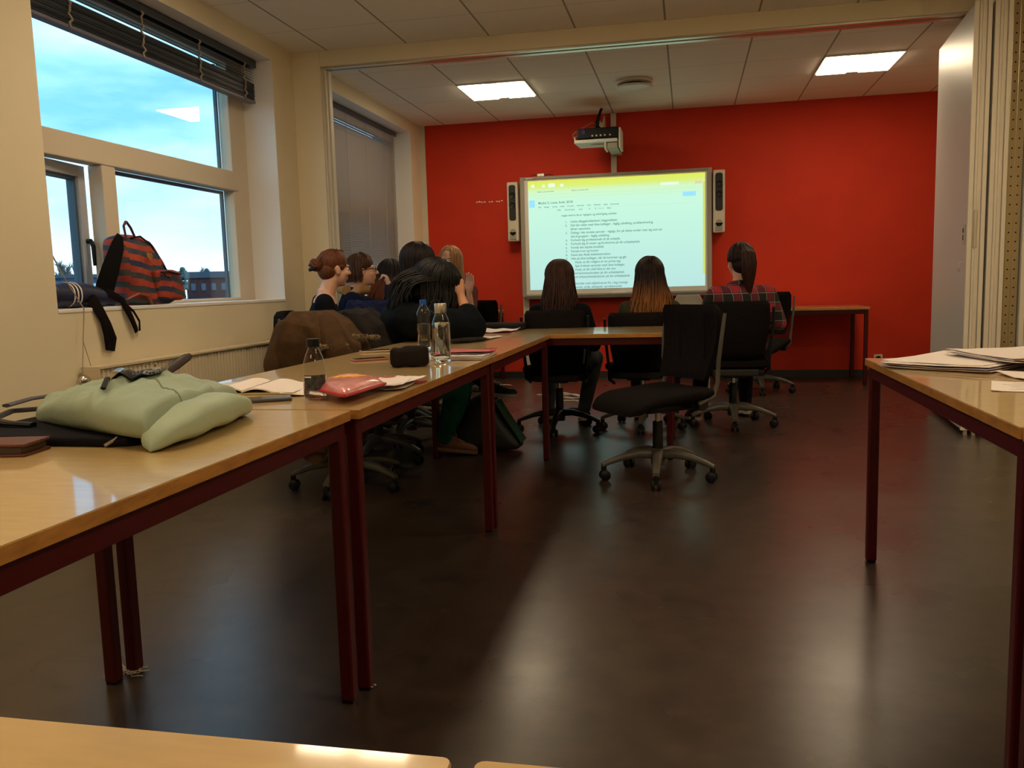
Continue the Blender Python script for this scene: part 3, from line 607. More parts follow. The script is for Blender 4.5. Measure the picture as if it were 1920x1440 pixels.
# ================================================================== OFFICE CHAIR
def sup(a, e): return math.copysign(abs(a)**e, a)
def make_chair(name, label, group, backh=.88, base=None):
    """faces +Y, column at the origin"""
    t = thing(name, (0, 0, 0), label, 'chair', group)
    base = base or M['greybase']
    for k in range(5):
        a = -PI/2 + 2*PI*k/5; d = V((math.cos(a), math.sin(a), 0)); s_ = V((-d.y, d.x, 0))
        rs = []
        for q, z, wd, th in ((.02, .125, .034, .05), (.10, .130, .026, .042), (.18, .118, .022, .034), (.26, .092, .018, .026), (.295, .078, .016, .022)):
            c = d*q+V((0, 0, z)); rs.append([c+s_*wd*sup(math.cos(b), .6)+V((0, 0, th/2*sup(math.sin(b), .6))) for b in [2*PI*j/12 for j in range(12)]])
        arm = build(MB().rings(rs), 'base_arm', base, t, smooth=True, angle=50)
        c = d*.285
        cs = MB().cyl(c+V((0, 0, .05)), c+V((0, 0, .075)), .014, 12)
        for sd in (-1, 1):
            w0 = c+s_*sd*.008-d*.005+V((0, 0, .027)); cs.lathe([(.0, 0), (.024, 0), (.027, .004), (.027, .012), (.020, .017), (.0, .018)], w0, 18, s_*sd)
        cs.box(c+V((0, 0, .045)), (.02, .02, .03), math.atan2(d.y, d.x))
        build(cs, 'caster', M['black'], arm, smooth=True)
    build(MB().lathe([(.0, .07), (.036, .07), (.038, .11), (.036, .15), (.030, .155), (.0, .155)], n=24), 'hub', base, t, smooth=True)
    build(MB().lathe([(.0, .15), (.027, .15), (.026, .29), (.023, .295), (.0, .295)], n=20), 'column_sleeve', M['black'], t, smooth=True)
    build(MB().cyl((0, 0, .29), (0, 0, .39), .013, 16), 'gas_lift', M['chrome'], t, smooth=True)
    mech = build(MB().box((0, -.04, .375), (.16, .30, .055)).box((0, -.16, .385), (.30, .10, .05)), 'mechanism', M['darkgrey'], t, bevel=.012, seg=3)
    for sd in (-1, 1): build(MB().cyl((sd*.15, -.14, .385), (sd*.19, -.14, .385), .028, 18), 'knob', M['darkgrey'], mech, smooth=True)
    # seat
    rs = []
    for i in range(13):
        u = i/12; y = -.22+.50*u; wd = .225*(1-.0*u)*(1-.10*max(0, (u-.8)/.2)); z = .425+.012*math.cos(u*PI)-(.045*max(0, (u-.7)/.3)**2)
        th = .03 if 0 < i < 12 else .012; wd *= (1 if 0 < i < 12 else .9)
        rs.append([V((wd*sup(math.cos(b), .55), y, z+th*sup(math.sin(b), .7)+(.012*(abs(math.cos(b))) if math.sin(b) > 0 else 0))) for b in [2*PI*j/24 for j in range(24)]])
    build(MB().rings(rs), 'seat', M['fabric'], t, smooth=True, angle=60)
    # backrest: tall curved shell, upholstered
    rs = []
    z0, z1 = .50, backh
    for i in range(15):
        u = i/14; z = lerp(z0, z1, u); wd = lerp(.185, .218, min(1, u*1.6)) * (1 if 0 < i < 14 else .93); y = -.205-.05*u-.05*math.sin(u*PI)*.6
        th = .022 if 0 < i < 14 else .008
        rs.append([V((wd*sup(math.cos(b), .35), y+th*sup(math.sin(b), .8)+.06*(abs(math.cos(b))**2), z)) for b in [2*PI*j/28 for j in range(28)]])
    bk = build(MB().rings(rs), 'backrest', M['fabric'], t, smooth=True, angle=60)
    for q_ in (-.10, .10): build(MB().box((q_, -.218, .69), (.003, .004, .30)), 'seam', M['fabric'], bk)
    for sd in (-1, 1):
        pts = [(sd*.20, -.10, .395), (sd*.215, -.185, .43), (sd*.212, -.21, .50), (sd*.225, -.205, .60), (sd*.236, -.215, .72), (sd*.236, -.235, .84)]
        build(MB().tube(pts, [.012, .013, .012, .011, .010, .009], 10), 'side_frame', base, t, smooth=True)
    return t
GO = 'office chairs round the tables'
c0 = make_chair('office_chair', 'empty black office chair standing in the open floor in front of the cross table', GO)
c0.location = (-.155, 4.33, 0); c0.rotation_euler = (0, 0, R_(128)); WM[c0.name] = Matrix.Translation(c0.location)
def turn_base(root, rz):
    for ch in kids(root):
        if ch.name.startswith('base_arm'): ch.rotation_euler = (0, 0, R_(-rz))
def place_chair(x, y, rz, label, drop=0, base=None, wide=1):
    r = dup(c0, (x, y, 0), R_(rz), label, group=GO); turn_base(r, rz)
    for ch in kids(r):
        k = ch.name.split('.')[0]
        if k in ('backrest', 'side_frame'): ch.location.z = -drop; ch.scale.x = wide
        if drop and k == 'side_frame': ch.material_slots[0].link = 'OBJECT'; ch.material_slots[0].material = M['black']
        if base and k in ('base_arm', 'hub'): ch.material_slots[0].link = 'OBJECT'; ch.material_slots[0].material = base
    return r
turn_base(c0, 128)
place_chair(-.87, 5.70, 3, 'black office chair under the person with long straight dark brown hair', .045, M['black'], .93)
place_chair(-.31, 5.84, -6, 'black office chair under the person with hair turning blond at the tips', .075, None, .9)
place_chair(.30, 5.97, 2, 'black office chair under the person in the plaid shirt', .02)
place_chair(.62, 7.75, 160, 'dark office chair behind the plaid-shirted person, before the back table')
place_chair(-1.70, 3.98, -80, 'office chair at the left row with the brown coat over its back')
place_chair(-1.78, 4.62, -75, 'office chair under the leaning person in black')
place_chair(-1.80, 5.28, -60, 'office chair under the person with smooth black hair and navy hoodie')
place_chair(-2.30, 5.05, -70, 'office chair under the person with the auburn bun')
place_chair(-2.40, 5.80, -80, 'office chair under the person with glasses')
place_chair(-2.36, 6.42, -40, 'office chair under the person with black roots and reddish brown lengths')
place_chair(-1.86, 6.98, 170, 'office chair under the blond person facing the viewer')
place_chair(-2.25, 7.85, 0, 'black office chair pushed under the pale corner table')
pc_ = thing('plastic_chair', (.0, 7.3, 0), 'cream plastic chair half hidden beside the plaid-shirted person', 'chair')
fn = lambda u, v: (lerp(-.13, .13, u)*(1 if v < .6 else 1-.35*((v-.6)/.4)**2), 7.1+.02*math.cos((u-.5)*PI)-.03*v, lerp(.55, .885, v))
build(MB().sheet(fn, 10, 10, .008), 'backrest', M['metalw'], pc_, smooth=True)
build(MB().poly(rrect(-.2, .2, 7.1, 7.5, .05), .44, .455), 'seat', M['metalw'], pc_, bevel=.004)
for a, b in ((-.17, 7.13), (.17, 7.13), (-.17, 7.47), (.17, 7.47)): build(MB().cyl((a, b, 0), (a*.9, b, .44), .011), 'leg', M['chrome'], pc_, smooth=True)
build(MB().cyl((-.1, 7.11, .44), (-.1, 7.1, .60), .011).cyl((.1, 7.11, .44), (.1, 7.1, .60), .011), 'back_support', M['chrome'], pc_, smooth=True)

# ================================================================== COATS ON CHAIRS
def clothmat(name, c, s=.25, rough=.9):
    return pmat(name, c, rough, var=s, vscale=14, bump=.35, bscale=45, spec=.1)
M['brown'] = clothmat('brown_coat_cloth', (.070, .038, .018)); M['charcoal'] = clothmat('charcoal_coat_cloth', (.020, .017, .016)); M['navy'] = clothmat('navy_cloth', (.010, .013, .045))
M['fur'] = pmat('fur_trim', (.20, .14, .075), 1, var=.3, vscale=60, bump=1, bscale=180)
def nzv(p, s, a): return a*mnoise.noise(V(p)*s)
def coat(name, label, c, secs, mat, seed, folds=9, amp=.02):
    """a coat slung over a chair: rings (z, dx, dy, rx, ry) from the top down, with folds"""
    root = thing(name, (c[0], c[1], 0), label, 'coat'); rs = []; n = 72; K = 30
    for i in range(K+1):
        t_ = i/K*(len(secs)-1); k = min(len(secs)-2, int(t_)); f_ = t_-k; z, dx, dy, rx, ry = [lerp(secs[k][q], secs[k+1][q], f_*f_*(3-2*f_)) for q in range(5)]; ring = []
        for j in range(n):
            a_ = 2*PI*j/n; q = 1 + (amp/.2)*(i/K)**.7*(math.sin(a_*folds+seed+z*4)*.6+math.sin(a_*(folds*.5)+seed*2-z*7)*.6) + .10*mnoise.noise(V((math.cos(a_)*2, math.sin(a_)*2, z*6+seed)))
            ring.append(V((c[0]+dx+rx*q*sup(math.cos(a_), .85), c[1]+dy+ry*q*sup(math.sin(a_), .85), z+.03*mnoise.noise(V((math.cos(a_)*3, math.sin(a_)*3, seed+z*3)))*min(1, i/4))))
        rs.append(ring)
    build(MB().rings(rs), 'coat_body', mat, root, smooth=True, angle=85); return root
k1 = coat('coat', 'brown coat with pale fur trim draped over the chair in the left row', (-1.79, 3.92), [(.905, -.04, 0, .05, .10), (.895, -.04, 0, .10, .16), (.85, -.02, 0, .165, .21), (.76, -.0, 0, .215, .24), (.64, 0.0, 0, .235, .25), (.48, -.02, 0, .235, .25), (.33, -.03, -.02, .21, .24), (.24, -.03, -.03, .19, .22)], M['brown'], 1, 8, .045)
slv = MB(); slv.chain([V((-1.70, 3.80, .84)), V((-1.62, 3.72, .72)), V((-1.56, 3.74, .62))], [.06, .062, .05]); slv.chain([V((-1.90, 3.76, .82)), V((-1.93, 3.70, .66)), V((-1.90, 3.70, .50))], [.055, .06, .05])
build(slv, 'sleeve', M['brown'], k1, voxel=.010, smit=3)
for pth in ([(-1.70, 3.66, .745), (-1.64, 3.68, .74), (-1.57, 3.72, .745)], [(-1.62, 3.86, .78), (-1.56, 3.92, .77), (-1.52, 4.0, .765)]):
    fu = MB(); random.seed(8); fu.tube([V(p) for p in pth], .012, 8)
    for k in range(160):
        t_ = random.random()*2; i = min(1, int(t_)); p = V(pth[i]).lerp(V(pth[i+1]), t_-i); d = V((random.uniform(-1, 1), random.uniform(-1, 1), random.uniform(-.4, 1))).normalized()
        fu.tube([p, p+d*.014, p+d*.024+V((0, 0, -.004))], [.004, .003, .0008], 4)
    build(fu, 'fur_trim', M['fur'], k1)
tl = MB().sheet(lambda u, v: (lerp(-1.90, -1.62, u)-.03*v, lerp(3.64, 3.74, u), lerp(.36, .17+.07*abs(math.sin(u*5)), v)+nzv((u, v, 3), 3, .03)), 14, 14, .014)
build(tl, 'hem', M['brown'], k1, smooth=True, angle=80)
coat('coat', 'charcoal coat hung on the chair behind the brown coat', (-1.72, 4.32), [(.90, -.05, 0, .05, .08), (.885, -.04, 0, .11, .13), (.82, -.01, 0, .17, .15), (.68, .03, 0, .19, .16), (.50, .02, 0, .18, .16)], M['charcoal'], 4)
coat('jacket', 'navy jacket hung on the chair back between the bun-haired and the leaning person', (-1.86, 4.84), [(.935, 0, 0, .10, .05), (.925, 0, 0, .15, .07), (.85, 0, 0, .18, .09), (.65, 0, 0, .18, .10), (.50, 0, 0, .17, .10)], M['navy'], 7, 5, .012)

# ================================================================== PEOPLE
HAIRC = {'auburn': (.12, .036, .012), 'brown': (.055, .022, .010), 'black': (.0045, .0035, .004), 'dark': (.014, .007, .006), 'blond': (.42, .22, .085), 'redbrown': (.040, .013, .008)}
def hairmat(name, c, tip=None, z0=0, z1=1, rough=.42):
    m = pmat(name, c, rough+.08, var=.45, vscale=22, bump=.35, bscale=60, stretch=(4, 4, .4), spec=.22)
    if tip:
        N, L, B = nodes(m); tc = N.new('ShaderNodeTexCoord'); sp = N.new('ShaderNodeSeparateXYZ'); L.new(tc.outputs['Object'], sp.inputs[0])
        mr = N.new('ShaderNodeMapRange'); mr.interpolation_type = 'SMOOTHSTEP'; mr.inputs['From Min'].default_value = z1; mr.inputs['From Max'].default_value = z0; L.new(sp.outputs['Z'], mr.inputs['Value'])
        mx = N.new('ShaderNodeMixRGB'); mx.inputs['Color2'].default_value = (*tip, 1)
        src = B.inputs['Base Color'].links[0].from_socket; L.new(src, mx.inputs['Color1']); L.new(mr.outputs[0], mx.inputs['Fac']); L.new(mx.outputs[0], B.inputs['Base Color'])
    return m
def euler3(yaw, pitch=0, roll=0):  # yaw: 0 faces +Y, positive turns left; pitch>0 nods down; roll>0 tilts to own right
    return Matrix.Rotation(R_(yaw), 3, 'Z') @ Matrix.Rotation(R_(-pitch), 3, 'X') @ Matrix.Rotation(R_(roll), 3, 'Y')
def head_shapes(mb, c, Rm):
    P = lambda x, y, z: c + Rm @ V((x, y, z))
    E = lambda p, r: mb.ell(P(*p), r, Rm, 20, 14)
    E((0, -.012, .034), (.074, .094, .083)); E((0, .022, -.025), (.060, .070, .085)); E((0, .045, -.078), (.036, .036, .030)); E((0, .066, -.088), (.018, .016, .016))
    mb.cap(P(0, .086, .014), .008, P(0, .108, -.020), .0115); E((-.010, .098, -.024), (.009, .010, .008)); E((.010, .098, -.024), (.009, .010, .008))
    E((0, .084, -.049), (.022, .012, .0065)); E((0, .082, -.060), (.019, .011, .0065))
    E((-.033, .062, -.022), (.024, .024, .024)); E((.033, .062, -.022), (.024, .024, .024)); E((-.028, .080, .026), (.024, .010, .007)); E((.028, .080, .026), (.024, .010, .007))
    for s in (-1, 1):
        E((s*.071, -.004, -.008), (.010, .018, .030)); E((s*.076, -.012, .006), (.008, .014, .018)); E((s*.071, .0, -.032), (.007, .010, .010))
def hand_shapes(mb, wrist, d, nrm, curl=.35, side=1, s=1.0):
    """d: direction of the fingers, nrm: back of the hand, side: +1 when the thumb sits at cross(d,nrm)"""
    d = V(d).normalized(); nrm = (V(nrm)-d*V(nrm).dot(d)).normalized(); t = d.cross(nrm)*side; w = V(wrist)
    for q in (-1.5, -.5, .5, 1.5): mb.cap(w+t*q*.010*s+d*.012*s, .014*s, w+t*q*.019*s+d*.082*s, .0115*s)
    mb.cap(w-d*.01, .023*s, w+d*.03*s, .022*s)
    for q, ln in ((1.5, .070), (.5, .079), (-.5, .073), (-1.5, .057)):
        p = w+t*q*.019*s+d*.084*s; dd = d.copy(); sp = t*q*.02; a = curl; r = .0088*s
        for f_ in (.45, .32, .23):
            ax = t*side; a_ = -a if side > 0 else a
            dd = (dd*math.cos(a)+(-nrm)*math.sin(a)) if f_ == .45 else (dd*math.cos(a*1.2) + (-nrm if dd.dot(nrm) > -.6 else -d)*math.sin(a*1.2))
            dd = (dd+sp).normalized(); sp = V((0, 0, 0)); p2 = p+dd*ln*f_*s; mb.cap(p, r, p2, r*.92, 10); p = p2; r *= .92
    p = w+t*.022*s+d*.022*s; d1 = (t*.8+d*.75-nrm*.35).normalized(); p2 = p+d1*.038*s; mb.cap(p, .0125*s, p2, .0105*s, 10); d2 = (d1*.5+d*.9-nrm*.4).normalized(); mb.cap(p2, .0105*s, p2+d2*.03*s, .009*s, 10)
def strands(mb, c, Rm, n, ztip, azr=(0, 360), seed=0, rad=(.084, .104, .094), r=.0055, crown=(0, -.01), tmax=100, waves=.006, spread=1.0, push=(0, 0), hang=None, jit=.03, seg=9):
    """locks of hair combed from the crown over the skull ellipsoid, then hanging down"""
    rnd = random.Random(seed)
    for k in range(n):
        az = R_(lerp(azr[0], azr[1], (k+rnd.random())/n)); off = rnd.uniform(-.006, .010); pts = []
        steps = 7; tm = R_(tmax*rnd.uniform(.92, 1.03)); s0 = rnd.uniform(.0, .5)
        for i in range(steps):
            th = lerp(s0*.5, tm, i/(steps-1)); x = math.sin(th)*math.cos(az); y = math.sin(th)*math.sin(az)
            pts.append(c + Rm @ V((x*(rad[0]+off), y*(rad[1]+off)-.012, math.cos(th)*(rad[2]+off)+.028)))
        p = pts[-1]; zt = ztip + rnd.uniform(-jit, jit*.6)
        if p.z > zt+.01:
            ph = rnd.uniform(0, 6); L_ = p.z-zt; outd = (p-c); outd.z = 0
            if outd.length > 1e-4: outd.normalize()
            for i in range(1, seg):
                t_ = i/(seg-1); z = p.z-L_*t_
                q = V((p.x, p.y, z)) + outd*(spread-1)*L_*t_ + V((push[0], push[1], 0))*t_ + V((math.sin(ph+t_*6), math.cos(ph+t_*5), 0))*waves*t_
                if hang: q = hang(q, t_, L_)
                pts.append(q)
        m = len(pts); mb.tube(pts, [r*(1-.75*(i/(m-1))**3) if i else r*.5 for i in range(m)], 5)
    return mb
def eyes(root, body, c, Rm, col_=(.05, .03, .02)):
    wm = pmat('eye_white', (.75, .70, .66), .25, bump=.01); im = pmat('iris', col_, .25, bump=.01)
    for s in (-1, 1):
        e_ = build(MB().ell(c+Rm@V((s*.029, .0785, .006)), .0095, None, 14, 10), 'eye', wm, body, smooth=True)
        build(MB().ell(c+Rm@V((s*.029, .0865, .006)), .0042, None, 12, 8), 'iris', im, e_, smooth=True)
def limb(mb, pts, rad): return mb.chain([V(p) for p in pts], rad)
def torso_rings(mb, pelvis, chest, neck, right, rp, rc, flat=.62):
    """elliptic trunk from the pelvis to the base of the neck; right = unit vector to the person's right"""
    pelvis, chest, neck, right = V(pelvis), V(chest), V(neck), V(right).normalized(); rs = []
    prof = [(0, rp*.80, .8), (.12, rp, .75), (.35, rp*.88, .70), (.6, rc*.95, .64), (.82, rc*1.06, .60), (.93, rc*.88, .60), (.99, rc*.48, .75), (1.04, .055, 1.0)]
    for t_, wd, fl in prof:
        p = pelvis.lerp(chest, t_/.7) if t_ < .7 else chest.lerp(neck, (t_-.7)/.3)
        d = (chest-pelvis) if t_ < .6 else (neck-chest); d = d.normalized(); x = (right-d*right.dot(d)).normalized(); y = d.cross(x)
        rs.append([p+x*wd*sup(math.cos(b), .85)+y*wd*fl*sup(math.sin(b), .9) for b in [2*PI*j/24 for j in range(24)]])
    return mb.rings(rs)
def person(label, J, skin, top, trouser=None, shoe=None, face=0, headR=None, hands=None, bare_arm=.0, rp=.165, rc=.165, sleeve_r=(.062, .050, .040), vox=.010, neckline=0.0, eyec=(.05, .03, .02)):
    """J: joints in world space (pelvis, chest, neck, head, sl, sr, el, er, hl, hr, kl, kr, al, ar)"""
    J = {k: V(v) for k, v in J.items()}
    root = thing('person', (J['pelvis'].x, J['pelvis'].y, 0), label, 'person')
    b = MB(); right = (J['sr']-J['sl']).normalized()
    torso_rings(b, J['pelvis'], J['chest'], J['neck'], right, rp*.86, rc*.86)
    b.cap(J['neck']+V((0, 0, -.03)), .056, J['head']+headR@V((0, -.02, -.06)), .050)
    head_shapes(b, J['head'], headR)
    for s in 'lr': limb(b, [J['s'+s], J['e'+s], J['h'+s]], [.043, .034, .024])
    for k, h in (hands or {}).items():
        hand_shapes(b, J['h'+k], *h)
    for s in 'lr':
        hp = J['pelvis'] + right*(.085 if s == 'r' else -.085)
        limb(b, [hp, J['k'+s], J['a'+s]], [.07, .05, .033])
        ft = J.get('t'+s, J['a'+s]+(J['k'+s]-J['a'+s]).normalized()*0+V((0, .12, -.04))); b.cap(J['a'+s]-V((0, 0, .02)), .030, ft, .024)
    body = build(b, 'body', skin, root, voxel=.0065 if face or hands else .009, smit=2)
    if face: eyes(root, body, J['head'], headR, eyec)
    c = MB(); torso_rings(c, J['pelvis'], J['chest'], J['neck']-V((0, 0, neckline)), right, rp, rc)
    for s in 'lr':
        sh = J['s'+s]; c.cap(J['neck'].lerp(sh, .35)-V((0, 0, .035+neckline*.4)), .052, sh, sleeve_r[0])
        c.cap(J['chest'].lerp(sh, .6)-V((0, 0, .04)), .075, sh, sleeve_r[0])
        wr = J['e'+s].lerp(J['h'+s], 1-(bare_arm if isinstance(bare_arm, float) else bare_arm[s])); limb(c, [sh, J['e'+s], wr], list(sleeve_r))
    build(c, 'top', top, root, voxel=vox, smit=4)
    if trouser:
        q = MB(); torso_rings(q, J['pelvis']-V((0, 0, .04)), J['pelvis']+V((0, 0, .07)), J['pelvis']+V((0, 0, .12)), right, rp*.98, rp*.9)
        for s in 'lr':
            hp = J['pelvis'] + right*(.085 if s == 'r' else -.085); limb(q, [hp, J['k'+s], J['k'+s].lerp(J['a'+s], .5), J['a'+s]], [.088, .066, .056, .046])
        build(q, 'trousers', trouser, root, voxel=.012, smit=4)
    if shoe:
        for s in 'lr':
            a = J['a'+s]; ft = J.get('t'+s, a+V((0, .12, -.04))); d = (ft-a); d.z *= .4; d.normalize(); z = V((0, 0, 1)); z = (z-d*z.dot(d)).normalized(); x = d.cross(z)
            sh = MB(); sole = MB()
            rs = []; rs2 = []
            for t_, wd, hh in ((-.28, .024, .05), (-.15, .036, .085), (.1, .037, .09), (.4, .040, .075), (.75, .044, .05), (1.05, .038, .038), (1.18, .020, .025)):
                base_ = a-V((0, 0, .055)) + d*.17*t_; rs.append([base_+x*wd*sup(math.cos(bb), .8)+z*(hh/2+hh/2*sup(math.sin(bb), .8)) for bb in [2*PI*j/16 for j in range(16)]])
                rs2.append([base_+x*(wd+.004)*sup(math.cos(bb), .6)+z*(-.004+.014*sup(math.sin(bb), .5)) for bb in [2*PI*j/16 for j in range(16)]])
            so_ = build(sh.rings(rs), 'shoe', shoe[0], root, smooth=True, angle=80)
            build(sole.rings(rs2), 'sole', shoe[1], so_, smooth=True)
            if len(shoe) > 2:
                la = MB()
                for k in range(4):
                    p = a+d*(.04+.022*k)+z*(.038-.011*k); la.tube([p-x*.026, p+z*.006, p+x*.026], .0022, 5)
                build(la, 'laces', shoe[2], so_, smooth=True)
    return root, body, J
def scalp(mb, c, Rm, grow=.0, face_open=True, low=-.02):
    """solid base of hair over the skull"""
    mb.ell(c+Rm@V((0, -.018, .038)), (.081+grow, .099+grow, .088+grow), Rm, 22, 14)
    mb.ell(c+Rm@V((0, -.045, -.015)), (.070+grow, .070+grow, .075+grow), Rm, 20, 12)
    return mb
blk = M['blackcloth'] = clothmat('black_cloth', (.006, .006, .008)); nvy = M['navycloth'] = clothmat('navy_jersey', (.008, .011, .026))
jean = clothmat('dark_jeans', (.020, .026, .034), .3); greyj = clothmat('grey_jeans', (.055, .062, .068), .3); teal = clothmat('teal_trousers', (.012, .10, .075), .2)
bootm = pmat('brown_suede', (.10, .038, .014), .85, var=.2, vscale=20, bump=.2, bscale=100); solem = pmat('white_rubber', (.50, .44, .36), .6, bump=.05); blackleather = pmat('black_canvas', (.012, .012, .014), .7, bump=.1)
yel = pmat('lime_fabric', (.42, .50, .03), .7, bump=.2, bscale=80)

def seated_back(x, y, yaw, top_z, **k):
    """joints of a person seated, seen from behind, facing along yaw"""
    Rz = Matrix.Rotation(R_(yaw), 3, 'Z'); o = V((x, y, 0)); P = lambda a, b, c: o + Rz @ V((a, b, c))
    h = top_z
    hz = h-.125
    return dict(pelvis=P(0, -.04, .49), chest=P(0, -.03+k.get('lean', .02), hz-.33), neck=P(0, k.get('lean', .02), hz-.155), head=P(k.get('hx', 0), .02+k.get('lean', .02)+k.get('hy', 0), hz),
        sl=P(-k.get('sw', .155), 0, hz-.225), sr=P(k.get('sw', .155), 0, hz-.225), el=P(-k.get('ew', .215), .06, hz-.46), er=P(k.get('ew', .215), .06, hz-.46), hl=P(-.10, .26, .60), hr=P(.10, .27, .60),
        kl=P(-.13, .40, .47), kr=P(.13, .40, .47), al=P(-.12, .36, .09), ar=P(.12, .36, .09), tl=P(-.12, .49, .045), tr=P(.12, .49, .045)), Rz
# --- long dark brown hair, black cardigan
J, Rz = seated_back(-.862, 5.74, 0, 1.165, lean=.02, ew=.225)
J['kr'] = V((-.66, 6.02, .47)); J['ar'] = V((-.735, 5.95, .10)); J['tr'] = V((-.75, 6.08, .05)); J['al'] = V((-1.0, 6.0, .10)); J['tl'] = V((-1.02, 6.12, .05))
r1, b1_, J = person('person with long straight dark brown hair and black top, seen from behind', J, M['skin'], blk, greyj, (yel, solem, yel), headR=euler3(0, 0, 0))
hm = hairmat('hair_dark_brown', (.045, .017, .011)); h = scalp(MB(), J['head'], euler3(0, 0, 0), .003)
strands(h, J['head'], euler3(0), 210, .795, (165, 375), 1, spread=1.13, push=(0, -.03), r=.0075); strands(h, J['head'], euler3(0), 60, .84, (178, 362), 11, rad=(.09, .108, .096), spread=1.16, push=(0, -.035), r=.006)
build(h, 'hair', hm, r1, smooth=True, angle=80)
# --- dark hair with blond tips
J, Rz = seated_back(-.258, 5.82, -3, 1.168, lean=.02, ew=.20, sw=.15)
r2, b2_, J = person('person with dark hair fading to golden tips, seen from behind', J, M['skin'], clothmat('olive_cardigan', (.05, .045, .022)), jean, (blackleather, solem, solem), headR=euler3(-3, 0, 0))
hm = hairmat('hair_ombre', (.018, .008, .006), (.34, .13, .035), 0.83, 1.04, .38); h = scalp(MB(), J['head'], euler3(0), .001)
strands(h, J['head'], euler3(0), 210, .785, (165, 375), 2, spread=1.16, push=(.015, -.03), r=.0075, waves=.014); strands(h, J['head'], euler3(0), 70, .81, (170, 370), 12, rad=(.088, .108, .094), spread=1.2, push=(.015, -.03), r=.0055, waves=.018)
build(h, 'hair', hm, r2, smooth=True, angle=80)
# --- plaid shirt, ponytail
def plaid():
    m = pmat('plaid_flannel', (.02, .015, .015), .85, bump=.2, bscale=300); N, L, B = nodes(m); tc = N.new('ShaderNodeTexCoord'); mp = N.new('ShaderNodeMapping'); mp.inputs['Rotation'].default_value = (0, 0, 0)
    L.new(tc.outputs['Object'], mp.inputs['Vector']); sp = N.new('ShaderNodeSeparateXYZ'); L.new(mp.outputs[0], sp.inputs[0])
    def band(o, per, lo, hi, off=0.0):
        f = mathn(N, L, 'FRACT', mathn(N, L, 'DIVIDE', mathn(N, L, 'ADD', o, 10+off), per)); return mathn(N, L, 'MULTIPLY', mathn(N, L, 'GREATER_THAN', f, lo), mathn(N, L, 'LESS_THAN', f, hi))
    x = mathn(N, L, 'ADD', sp.outputs['X'], mathn(N, L, 'MULTIPLY', sp.outputs['Y'], .5)); z = sp.outputs['Z']; per = .125
    r = mathn(N, L, 'MAXIMUM', band(x, per, .32, .68), band(z, per, .32, .68)); rr = mathn(N, L, 'MULTIPLY', band(x, per, .32, .68), band(z, per, .32, .68))
    wl = mathn(N, L, 'MAXIMUM', mathn(N, L, 'MAXIMUM', band(x, per, .24, .28), band(x, per, .72, .76)), mathn(N, L, 'MAXIMUM', band(z, per, .24, .28), band(z, per, .72, .76)))
    m1 = N.new('ShaderNodeMixRGB'); m1.inputs['Color1'].default_value = (.012, .009, .010, 1); m1.inputs['Color2'].default_value = (.13, .012, .024, 1); L.new(r, m1.inputs['Fac'])
    m2 = N.new('ShaderNodeMixRGB'); m2.inputs['Color2'].default_value = (.42, .02, .035, 1); L.new(m1.outputs[0], m2.inputs['Color1']); L.new(rr, m2.inputs['Fac'])
    m3 = N.new('ShaderNodeMixRGB'); m3.inputs['Color2'].default_value = (.30, .26, .22, 1); L.new(m2.outputs[0], m3.inputs['Color1']); L.new(mathn(N, L, 'MULTIPLY', wl, .75), m3.inputs['Fac']); L.new(m3.outputs[0], B.inputs['Base Color'])
    return m
J, Rz = seated_back(.352, 5.98, 10, 1.245, lean=.03, ew=.27, sw=.17, hx=-.0)
J['er'] = V((.60, 6.02, .70)); J['kl'] = V((.12, 6.30, .47)); J['al'] = V((.05, 6.0, .10)); J['tl'] = V((.02, 6.12, .05))
r3, b3_, J = person('person in a red and black plaid shirt with a high brown ponytail', J, M['skinpale'], plaid(), blk, (bootm, solem), headR=euler3(22, 4, 0), rp=.17, rc=.175, sleeve_r=(.07, .058, .046))
hR = euler3(22, 4, 0); c = J['head']; h = scalp(MB(), c, hR, .001)
strands(h, c, hR, 80, 1.12, (180, 360), 3, tmax=96, jit=.005, r=.006)
hm = hairmat('hair_ponytail_brown', (.022, .009, .007)); build(h, 'hair', hm, r3, smooth=True, angle=80)
pt = MB(); rnd = random.Random(4); q0 = c+V((.03, -.085, .085))
for k in range(130):
    a = rnd.uniform(0, 6.3); rr_ = rnd.random()**.5*.042; off = V((math.cos(a)*rr_, math.sin(a)*rr_*.8, 0))
    pts = [q0+off*.2+V((-.01, .03, -.012)), q0+off*.3+V((0, -.01, .01)), q0+V((.02, -.035, -.03))+off*1.0, q0+V((.025, -.045, -.10))+off*1.1, q0+V((.022, -.04, -.17))+off*1.0, q0+V((.025, -.03, -.24))+off*.65, q0+V((.03, -.03, -.29-.02*rnd.random()))+off*.25]
    pt.tube(pts, [.004, .006, .007, .0075, .007, .005, .001], 5)
build(pt, 'ponytail', hairmat('ponytail_brown', (.040, .014, .009)), r3, smooth=True, angle=80)
build(MB().lathe([(.014, -.01), (.022, 0), (.014, .01)], q0+V((.0, -.002, .002)), 16, (.1, -.8, .5)), 'hair_tie', M['black'], r3, smooth=True)
cl = MB().tube([J['neck']+V((-.075, .03, -.0)), J['neck']+V((-.05, -.05, .012)), J['neck']+V((.0, -.075, .016)), J['neck']+V((.05, -.05, .012)), J['neck']+V((.075, .03, 0))], .017, 8)
build(cl, 'collar', r3.children[0].data.materials[0] if False else bpy.data.materials['plaid_flannel'], r3, smooth=True)

